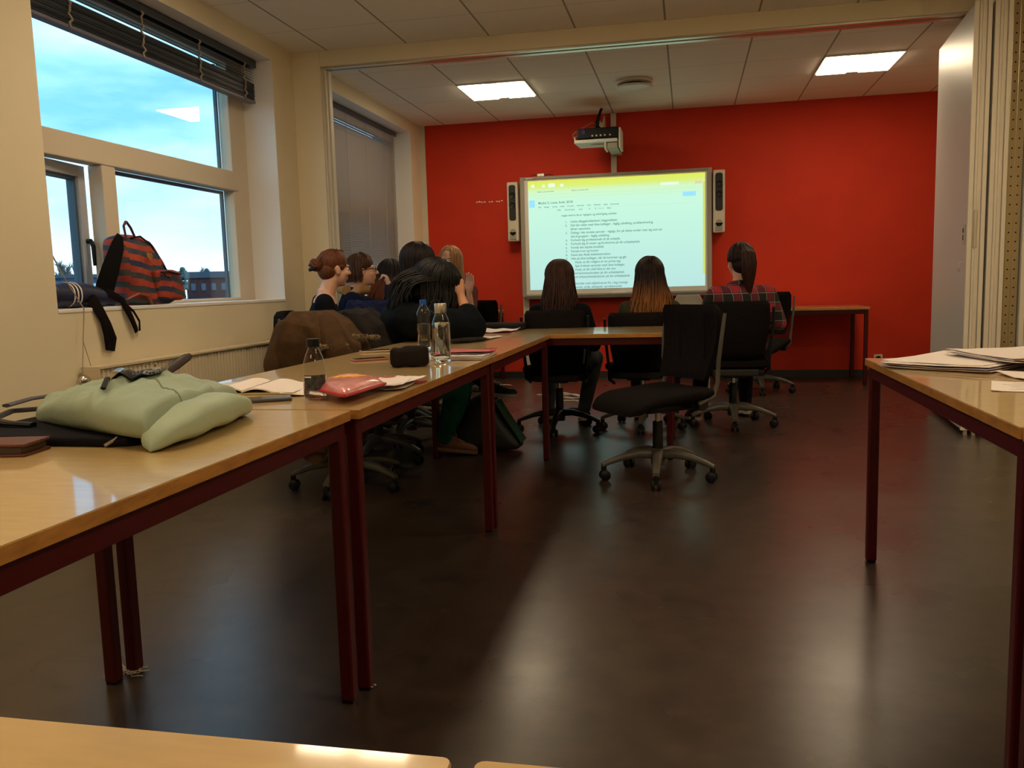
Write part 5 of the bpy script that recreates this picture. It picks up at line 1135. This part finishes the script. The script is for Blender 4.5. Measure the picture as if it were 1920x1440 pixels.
for k, (dx, dy, rz) in enumerate(((0, 0, 6), (.008, .03, -4), (-.01, -.02, 12))): build(MB().sheet(curl(-.842+dx*.5, 2.33+dy, .095, .20, rz, T+.013+.0012*k-.010*(k == 0), .006, k), 8, 10, .0008), 'sheet', M['paper'], lp, smooth=True)
build(MB().box((-.80, 2.43, T+.004), (.02, .05, .004), R_(-30)), 'red_corner', redc, lp)
# black pencil case
pcs = thing('pencil_case', (-1.0, 2.93, T), 'black cloth pencil case standing like a little box in the left row', 'pencil case'); rs = []; rot = Matrix.Rotation(R_(18), 3, 'Z')
for i in range(19):
    u = i/18; x = lerp(-.070, .070, u); q = 1-.35*abs(2*u-1)**10; ring = []
    for j in range(28):
        a = 2*PI*j/28; y = .036*sup(math.cos(a), .45)*q*(1-.25*max(0, math.sin(a))*(1 if u < .8 else .6)); z = .038+.037*sup(math.sin(a), .45)*q + (.006*mnoise.noise(V((u*4, a, 1)))-.008*math.exp(-((u-.25)/.12)**2)*max(0, math.sin(a)))
        ring.append(V((-1.0, 2.94, T))+rot@V((x, y, max(.001, z))))
    rs.append(ring)
pb_ = build(MB().rings(rs), 'case_body', pmat('pencil_case_black', (.012, .009, .008), .8, var=.2, vscale=10, bump=.3, bscale=40, spec=.12), pcs, smooth=True, angle=70)
build(MB().tube([(-1.055, 2.92, T+.062), (-1.0, 2.94, T+.0675), (-.945, 2.962, T+.070)], .0035, 6), 'zip', M['black'], pcs, smooth=True)
# sleeve of papers
sl_ = thing('paper_stack', (-.9, 3.35, T), 'stack of papers in a shiny plastic sleeve behind the glass bottle', 'paper')
for k in range(6): build(MB().box((-.895+.003*math.sin(k*2), 3.31+.004*math.cos(k*3), T+.002+k*.0028), (.21, .29, .0022), R_(4+math.sin(k*4)*2)), 'sheet', M['paper'], sl_)
build(MB().sheet(curl(-.89, 3.31, .225, .30, 4, T+.019, .006, 9), 14, 14, .0008), 'plastic_sleeve', thinclear, sl_, smooth=True)
build(MB().sheet(curl(-.88, 3.39, .20, .16, 6, T+.0205, .003, 5), 6, 6, .0008), 'red_folder', redc, sl_, label='red card sheet')
# slim black case, papers, notebook, folder near the leaning elbow
sc1 = thing('glasses_case', (-1.09, 4.18, T), 'slim dark pouch with a red tip on the table by the leaning elbow', 'case')
d0, d1 = V((-1.185, 4.07, T+.014)), V((-1.02, 4.25, T+.014))
cs_ = build(MB().tube([d0, d0.lerp(d1, .12), d0.lerp(d1, .5), d0.lerp(d1, .88), d1], [.012, .026, .034, .026, .008], 14, flat=.42, up=(0, 0, 1)), 'case_body', M['charcoal'], sc1, smooth=True)
build(MB().tube([d0.lerp(d1, .93), d1+V((.008, .008, 0))], [.014, .007], 10, flat=.5, up=(0, 0, 1)), 'tip', redc, sc1, smooth=True)
pp = thing('paper_stack', (-1.12, 4.42, T), 'white papers under the elbow of the leaning person', 'paper')
for k in range(3): build(MB().sheet(curl(-1.13, 4.46-.02*k, .20, .27, -20+8*k, T+.001+.002*k, .008, k), 8, 8, .001), 'sheet', M['paper'], pp, smooth=True)
n3 = thing('magazine', (-1.13, 5.02, T), 'magazine with lifted corner on the cross table, left end', 'magazine')
for k in range(3): build(MB().sheet(curl(-1.14, 5.02, .22, .30, 4-3*k, T+.001+.0035*k, .014 if k == 2 else .003, k+4), 10, 10, .002), 'page', M['paper'] if k != 1 else redc, n3, smooth=True)
n5 = thing('loose_paper', (-1.36, 5.1, T), 'folded pale leaflet at the left end of the cross table', 'paper'); build(MB().sheet(curl(-1.36, 5.12, .13, .2, 30, T+.001, .02, 12), 10, 10, .001), 'sheet', M['paper'], n5, smooth=True)
n4 = thing('laptop_case', (-1.16, 5.33, T), 'thick black zip case lying on the far edge of the cross table', 'case')
build(MB().poly(rrect(-1.33, -1.03, 5.24, 5.43, .03), T, T+.045), 'case_body', M['charcoal'], n4, bevel=.012, seg=3); build(MB().poly(rrect(-1.332, -1.028, 5.238, 5.432, .03), T+.021, T+.025), 'zip', M['black'], n4)
# papers on the right table
rp_ = thing('paper_stack', (.85, 3.0, T), 'thick stack of handouts on the right table', 'paper')
for k in range(9): build(MB().sheet(curl(.835+.008*math.sin(k*1.7), 2.86+.02*math.cos(k*2.3), .30, .42, -38+5*math.sin(k*3.1), T+.001+.0022*k, .004, k), 8, 8, .0016), 'sheet', pmat('paper_lilac', (.60, .55, .66), .8, bump=.03) if k % 2 == 0 and k < 8 else M['paper'], rp_, smooth=True)
rp2 = thing('paper_stack', (.95, 2.7, T), 'pile of pages at the right end of the side table', 'paper')
for k in range(7): build(MB().sheet(curl(1.02+.01*math.sin(k*1.7), 2.83+.02*math.cos(k*2.3), .30, .38, 12+6*math.sin(k*2.1), T+.0225+.0022*k, .006, k+3), 8, 8, .0016), 'sheet', M['paper'] if k % 3 else pmat('paper_warm', (.74, .66, .62), .8, bump=.03), rp2, smooth=True)
build(MB().sheet(curl(.98, 2.50, .25, .20, 8, T+.001, .01, 31), 8, 8, .0016), 'sheet', M['paper'], rp2, smooth=True)
rp3 = thing('handout', (.86, 2.29, T), 'single printed handout nearest the viewer on the right table', 'paper')
ho = build(MB().sheet(curl(.845, 2.275, .21, .20, -18, T+.001, .003, 2), 8, 8, .0012), 'sheet', M['paper'], rp3, smooth=True)
hl_ = MB(); rot = Matrix.Rotation(R_(-18), 3, 'Z')
for k in range(6): hl_.box(V((.845, 2.275, T+.0035))+rot@V((.01*math.sin(k*3), -.07+k*.025, 0)), (.13+.02*math.sin(k*5), .0012, .0004), rot=rot)
build(hl_, 'print_lines', M['ink'], ho)

# ================================================================== BAGS ON THE SILL
SZ = W1[2]+.008
def stripem():
    m = pmat('striped_canvas', (.3, .05, .02), .75, bump=.25, bscale=40); N, L, B = nodes(m); tc = N.new('ShaderNodeTexCoord'); sp = N.new('ShaderNodeSeparateXYZ'); L.new(tc.outputs['Object'], sp.inputs[0])
    nz = N.new('ShaderNodeTexNoise'); nz.inputs['Scale'].default_value = 5; nz.inputs['Detail'].default_value = 1; L.new(tc.outputs['Object'], nz.inputs['Vector'])
    a = mathn(N, L, 'ADD', mathn(N, L, 'ADD', sp.outputs['Z'], mathn(N, L, 'MULTIPLY', nz.outputs['Fac'], .05)), mathn(N, L, 'MULTIPLY', sp.outputs['Y'], .14))
    st_ = mathn(N, L, 'SNAP', sp.outputs['Y'], .085); a = mathn(N, L, 'ADD', a, mathn(N, L, 'MULTIPLY', mathn(N, L, 'SINE', mathn(N, L, 'MULTIPLY', st_, 60)), .010))
    f = mathn(N, L, 'FRACT', mathn(N, L, 'DIVIDE', a, .062)); g = mathn(N, L, 'GREATER_THAN', f, .52)
    n2 = N.new('ShaderNodeTexNoise'); n2.inputs['Scale'].default_value = 7; L.new(tc.outputs['Object'], n2.inputs['Vector'])
    cr = N.new('ShaderNodeValToRGB'); e = cr.color_ramp.elements; e[0].position = .45; e[0].color = (.40, .055, .018, 1); e[1].position = .6; e[1].color = (.30, .03, .02, 1)
    c2 = N.new('ShaderNodeValToRGB'); e = c2.color_ramp.elements; e[0].position = .45; e[0].color = (.020, .030, .085, 1); e[1].position = .55; e[1].color = (.045, .050, .045, 1)
    L.new(n2.outputs['Fac'], cr.inputs['Fac']); L.new(n2.outputs['Fac'], c2.inputs['Fac'])
    mx = N.new('ShaderNodeMixRGB'); L.new(g, mx.inputs['Fac']); L.new(cr.outputs[0], mx.inputs['Color1']); L.new(c2.outputs[0], mx.inputs['Color2']); L.new(mx.outputs[0], B.inputs['Base Color']); return m
stm = stripem()
wbm0 = pmat('strap_padding_black', (.006, .0055, .006), .85, bump=.2, bscale=80, spec=.06)
sb = thing('backpack', (-2.93, 4.15, SZ), 'red and navy striped backpack leaning on the window sill', 'backpack'); rs = []
for i in range(25):
    u = i/24; z = SZ+.002+.375*u; cy = lerp(4.19, 4.075, u); wy = lerp(.185, .21, min(1, u*2))*(1 if u < .5 else 1-.36*((u-.5)/.5)**1.6); wx = .085*(1 if u < .6 else 1-.45*((u-.6)/.4)**2)
    q = .75 if i == 0 else (.45 if i == 24 else (.85 if i == 23 else 1)); cx = lerp(-2.925, -2.955, u)
    rs.append([V((cx+wx*q*sup(math.cos(a), .7), cy+wy*q*sup(math.sin(a), .75)+.004*math.sin(u*20+a*3), z)) for a in [2*PI*j/36 for j in range(36)]])
sbb = build(MB().rings(rs), 'main_body', stm, sb, smooth=True, angle=80)
rs = []
for i in range(15):
    u = i/14; z = SZ+.02+.17*u; wy = .125*(1-.10*u); q = .6 if i in (0, 14) else 1; cy = lerp(4.285, 4.235, u)
    rs.append([V((-2.85+.045*q*sup(math.cos(a), .7), cy+wy*q*sup(math.sin(a), .7), z)) for a in [2*PI*j/28 for j in range(28)]])
fp = build(MB().rings(rs), 'front_pocket', stm, sb, smooth=True, angle=80)
build(MB().tube([(-2.803, 4.14, SZ+.175), (-2.797, 4.20, SZ+.18), (-2.80, 4.32, SZ+.165)], .005, 6).tube([(-2.80, 4.16, SZ+.175), (-2.79, 4.165, SZ+.15), (-2.79, 4.20, SZ+.145)], .004, 6), 'zip', M['black'], fp, smooth=True)
build(MB().tube([(-2.89, 3.99, SZ+.35), (-2.885, 3.97, SZ+.415), (-2.89, 4.0, SZ+.44), (-2.895, 4.04, SZ+.41), (-2.90, 4.075, SZ+.365)], [.008, .009, .010, .009, .008], 8, flat=.5), 'carry_loop', pmat('loop_maroon', (.09, .02, .025), .6, bump=.1), sb, smooth=True)
build(MB().tube([(-2.895, 4.03, SZ+.355), (-2.885, 4.10, SZ+.368), (-2.88, 4.185, SZ+.325), (-2.875, 4.24, SZ+.25), (-2.865, 4.285, SZ+.19)], .005, 8), 'zip_piping', M['black'], sb, smooth=True)
em2 = MB()
for k in range(4): em2.box((-2.838, 4.085+.012*k, SZ+.255+.006*abs(k-1.5)), (.003, .007, .045-.012*abs(k-1.5)), rot=Matrix.Rotation(R_(18), 3, 'X'))
build(em2, 'emblem', pmat('emblem_mustard', (.55, .22, .03), .6, bump=.05), sb)
build(MB().tube([(-2.895, 3.95, SZ+.365), (-2.865, 3.885, SZ+.31), (-2.855, 3.80, SZ+.19), (-2.86, 3.755, SZ+.10), (-2.875, 3.74, SZ+.035)], [.020, .036, .046, .048, .040], 12, flat=.16, up=(1, -.5, 0)), 'shoulder_strap', wbm0, sb, smooth=True)
build(MB().tube([(-2.87, 3.93, SZ+.035), (-2.85, 4.0, SZ+.062), (-2.84, 4.06, SZ+.05), (-2.845, 4.10, SZ+.008)], .012, 8, flat=.4), 'side_strap', pmat('strap_rust', (.30, .09, .045), .7, bump=.1), sb, smooth=True)
nvb = thing('sports_bag', (-2.93, 3.62, SZ), 'navy bag with three white stripes lying in the left corner of the window sill', 'bag'); rs = []
for i in range(21):
    u = i/20; y = lerp(3.375, 3.86, u); hh = lerp(.062, .030, max(0, (u-.55)/.45)); q = .7 if i == 0 else (.5 if i == 20 else 1)
    rs.append([V((-2.925+.085*q*sup(math.cos(a), .8)*(1-.3*max(0, u-.7)), y, SZ+.001+max(0, hh*q*(1+sup(math.sin(a), .8))+.003*math.sin(u*18+a*2)))) for a in [2*PI*j/28 for j in range(28)]])
build(MB().rings(rs), 'bag_body', pmat('navy_nylon', (.010, .014, .055), .5, var=.2, bump=.25, bscale=25), nvb, smooth=True, angle=80)
for k in range(3):
    y = 3.505+k*.024; pts = [V((-2.925+.0875*sup(math.cos(a), .8), y, SZ+.001+.0635*(1+sup(math.sin(a), .8)))) for a in [-1.3+2.9*j/14 for j in range(15)]]
    build(MB().rings([pts, [p+V((0, .009, 0)) for p in pts]], cap=False, close=False), 'stripe', M['paper'], nvb, smooth=True)
wbm = pmat('webbing_black', (.007, .004, .004), .8, bump=.2, bscale=80, spec=.08)
build(MB().tube([(-2.90, 3.590, SZ+.05), (-2.83, 3.610, SZ+.045), (-2.806, 3.630, SZ-.02), (-2.80, 3.670, SZ-.09), (-2.797, 3.700, SZ-.16), (-2.80, 3.690, SZ-.205), (-2.80, 3.665, SZ-.20), (-2.80, 3.660, SZ-.13), (-2.80, 3.640, SZ-.06)], [.030, .034, .034, .030, .028, .024, .026, .026, .022], 8, flat=.14, up=(1, 0, 0)), 'hanging_strap', wbm, nvb, smooth=True)
build(MB().tube([(-2.88, 3.670, SZ+.05), (-2.84, 3.760, SZ+.068), (-2.812, 3.810, SZ+.03), (-2.80, 3.850, SZ-.05), (-2.797, 3.880, SZ-.115), (-2.80, 3.890, SZ-.135)], [.020, .022, .021, .020, .018, .016], 8, flat=.16, up=(1, 0, 0)).tube([(-2.812, 3.820, SZ+.02), (-2.80, 3.880, SZ-.03), (-2.797, 3.915, SZ-.08), (-2.80, 3.915, SZ-.13)], [.008, .008, .008, .009], 8, flat=.25, up=(1, 0, 0)), 'hanging_strap', wbm, nvb, smooth=True)

# ================================================================== ON THE FLOOR
fb = thing('shoulder_bag', (-1.22, 4.98, 0), 'black and dark green bag slumped on the floor under the cross table', 'bag')
prof = [(-1.40, 0), (-1.02, 0), (-.985, .03), (-.99, .06), (-1.12, .20), (-1.17, .33), (-1.26, .36), (-1.33, .30), (-1.42, .12)]
rs = [[V((lerp(-1.2, p[0], q), y, lerp(.15, p[1], q)+.002)) for p in prof] for y, q in ((4.86, .82), (4.89, .97), (4.97, 1), (5.05, .97), (5.08, .85))]
build(MB().rings(rs), 'bag_body', pmat('bag_black', (.010, .010, .011), .65, var=.3, bump=.3, bscale=20), fb, smooth=True, sub=1, angle=80)
build(MB().sheet(lambda u, v: (lerp(-1.155, -1.0, v)+.012, lerp(4.90, 5.04, u), lerp(.31, .06, v)), 6, 8, .008), 'side_panel', pmat('bag_green', (.010, .055, .028), .6, bump=.2), fb, smooth=True, label='dark green side panel')
build(MB().tube([(-1.40, 4.90, .15), (-1.37, 4.83, .10), (-1.42, 4.80, .05), (-1.36, 4.82, .03), (-1.34, 4.86, .02)], .008, 6, flat=.5), 'strap', M['alu'], fb, smooth=True)
cbl = MB(); rnd = random.Random(12)
cbl.tube([(-1.32, 8.0, .70), (-1.36, 7.9, .30), (-1.25, 7.7, .10), (-1.08, 7.6, .16), (-.98, 7.65, .34), (-1.0, 7.9, .60)], .006, 6)
cbl.tube([(-1.30, 7.9, .5), (-1.30, 7.6, .12), (-1.15, 7.3, .02), (-.98, 7.25, .008), (-.92, 7.35, .008), (-1.1, 7.6, .008), (-1.3, 7.7, .01)], .007, 6)
cbl.tube([(-1.35, 7.5, .008), (-1.15, 7.45, .012), (-1.0, 7.5, .012), (-.9, 7.35, .008)], .006, 6).tube([(-1.08, 7.1, .008), (-.95, 7.12, .008), (-.9, 7.05, .008)], .006, 6)
cb_t = thing('power_cable', (-1.2, 7.5, 0), 'tangle of pale cables hanging and lying on the floor before the red wall', 'cable'); build(cbl, 'cable', M['trimw'], cb_t, smooth=True)

# ================================================================== OUTSIDE
GZ = -1.5
gnd = MB().bb(-400, XL-.6, -100, 400, GZ-.2, GZ); go = struct(gnd, 'ground', pmat('asphalt', (.05, .055, .06), .8, var=.2, vscale=.2, bump=.05)); 
brick = pmat('brick_red', (.10, .035, .035), .85, var=.2, vscale=3, bump=.1); blue = pmat('hall_wall_glass_tint', (.035, .07, .13), .6, var=.15, vscale=.3, bump=.05); roofm = pmat('roof_grey', (.07, .09, .12), .7, bump=.05); lit = pmat('bright_roof_sheet', (.55, .70, .78), .4, bump=.02); winm = pmat('far_window', (.08, .12, .17), .2, bump=.01)  # hall walls carry the blue tint of the window glass in their colour
def dirp(u, dist):  # a point on the ground plane seen in picture column u at the given distance
    d = _fw + _r2*((u-960)/FPX) - _u2*((525-720)/FPX); d = V((d.x, d.y, 0)).normalized(); return V((d.x*dist, d.y*dist, 0))
def far_building(name, u0, u1, dist, z1, wallm, label, nw, roof_h=.5, sky=0, wm=None):
    a, b = dirp(u0, dist), dirp(u1, dist); c = (a+b)/2; ln = (b-a).length; ang = math.atan2((b-a).y, (b-a).x); rot = Matrix.Rotation(ang, 3, 'Z')
    root = thing(name, (c.x, c.y, GZ), label, 'building'); dep = 12; inn = rot@V((0, 1, 0))
    if inn.dot(c) < 0: inn = -inn
    cc = c+inn*dep/2
    wl_ = build(MB().box((cc.x, cc.y, (GZ+z1)/2), (ln, dep, z1-GZ), ang), 'wall', wallm, root)
    build(MB().box((cc.x, cc.y, z1+roof_h/2), (ln+.6, dep+.6, roof_h), ang), 'roof', roofm, root)
    for r in range(nw[1]):
        for k in range(nw[0]):
            p = c-inn*.06+rot@V((-ln/2+ln*(k+.5)/nw[0], 0, 0)); z = z1-(r+.6)*(z1-GZ)/(nw[1]+.3); build(MB().box((p.x, p.y, z), (ln/nw[0]*.45, .12, .9), ang), 'window', wm or winm, wl_)
    for k in range(sky):
        p = c-inn*.2+rot@V((-ln/2+ln*(k+.5)/sky, 0, 0)); build(MB().box((p.x, p.y, z1-.9), (ln/sky*.8, .3, .45), ang), 'canopy', lit, root)
    return root
far_building('factory_hall', 40, 330, 112, 3.2, blue, 'long hall coloured with the blue tint of the glass, outside the window behind the two sill bags', (9, 1), .4, 5)
far_building('brick_building', 352, 466, 118, 3.0, brick, 'brick red building outside the right part of the near window', (6, 2), .8)
far_building('brick_building', 300, 346, 92, 1.6, pmat('pale_wall', (.16, .20, .17), .7, bump=.05), 'low pale building outside between the striped backpack and the brick one', (3, 1), .3, 2)
far_building('brick_building', 474, 800, 150, 3.6, brick, 'brick building outside, hidden behind the wall between the windows', (10, 2), .8)
treem = pmat('far_tree', (.06, .09, .09), .9, var=.3, vscale=1, bump=.1)
for k, (u, dist, hh, wd) in enumerate(((338, 134, 5.0, 1.5), (352, 150, 4.4, 1.6), (375, 136, 4.7, 1.4), (318, 146, 4.3, 1.6), (398, 152, 4.4, 1.5), (300, 136, 4.3, 1.3))):
    p = dirp(u, dist); tr_ = thing('tree', (p.x, p.y, GZ), ['distant round tree over the left end of the brick building', 'distant low tree behind the middle of the brick building', 'distant tree over the right half of the brick building', 'distant tree hidden behind the right side of the striped backpack', 'distant tree beside the right window frame, rightmost leafy one', 'distant tree behind the middle of the striped backpack'][k], 'tree', 'distant trees above the roofs'); mb = MB(); rnd = random.Random(k)
    for q in range(14): mb.ell(p+V((rnd.uniform(-1, 1)*wd*.6, rnd.uniform(-1, 1)*wd*.6, hh-rnd.uniform(.3, 2.6))), (wd*rnd.uniform(.2, .4), wd*.3, wd*rnd.uniform(.2, .35)), None, 8, 6)
    build(mb, 'crown', treem, tr_); build(MB().cyl(p+V((0, 0, GZ)), p+V((0, 0, hh-2)), .25, 8), 'trunk', treem, tr_)
def bare_tree(u, dist, hh, label, seed):
    p = dirp(u, dist); tr_ = thing('tree', (p.x, p.y, GZ), label, 'tree'); mb = MB(); rnd = random.Random(seed)
    def br(a, d, ln, r, lv):
        b = a+d*ln; mb.tube([a, b], [r, r*.7], 5)
        if lv: 
            for q in range(4): dd = (d+V((rnd.uniform(-1, 1), rnd.uniform(-1, 1), rnd.uniform(-.1, .7)))*.75).normalized(); br(a.lerp(b, rnd.uniform(.55, 1)), dd, ln*.62, r*.6, lv-1)
    br(p+V((0, 0, GZ)), V((0, 0, 1)), hh*.42, .22, 4); build(mb, 'branches', pmat('bark_grey', (.12, .12, .12), .9, bump=.1), tr_)
bare_tree(132, 142, 9.4, 'bare leafless tree rising over the long hall at the far left', 3); bare_tree(112, 148, 8.0, 'smaller bare tree at the left edge of the window view', 5)
bare_tree(386, 158, 8.0, 'thin bare tree standing between the leafy ones outside', 7)
for k, (u, dist, c_) in enumerate(((336, 88, (.10, .22, .35)), (352, 86, (.25, .38, .45)), (366, 90, (.06, .10, .2)))):
    p = dirp(u, dist); t_ = thing('car', (p.x, p.y, GZ), ['blue parked car beside the striped backpack outline, leftmost of three', 'pale blue parked car in the middle of the three outside', 'dark blue parked car, rightmost of the three outside'][k], 'car'); ang = R_(20); rot = Matrix.Rotation(ang, 3, 'Z')
    sec = [(-2.0, .35), (-2.05, .75), (-1.2, .85), (-.7, 1.3), (.7, 1.32), (1.2, .9), (1.95, .78), (2.0, .35)]
    build(MB().rings([[p+V((0, 0, GZ+z))+rot@V((x, y, 0)) for x, z in sec] for y in (-.8, .8)]), 'car_body', pmat('car_paint', c_, .3, bump=.01), t_, bevel=.06)
    for a in (-1.25, 1.25): build(MB().cyl(p+V((0, 0, GZ+.3))+rot@V((a, -.82, 0)), p+V((0, 0, GZ+.3))+rot@V((a, .82, 0)), .3, 16), 'wheel', M['black'], t_)
    build(MB().rings([[p+V((0, 0, GZ+z))+rot@V((x, y, 0)) for x, z in ((-1.05, .9), (-.65, 1.24), (.65, 1.26), (1.05, .92))] for y in (-.815, .815)]), 'windows', winm, t_)
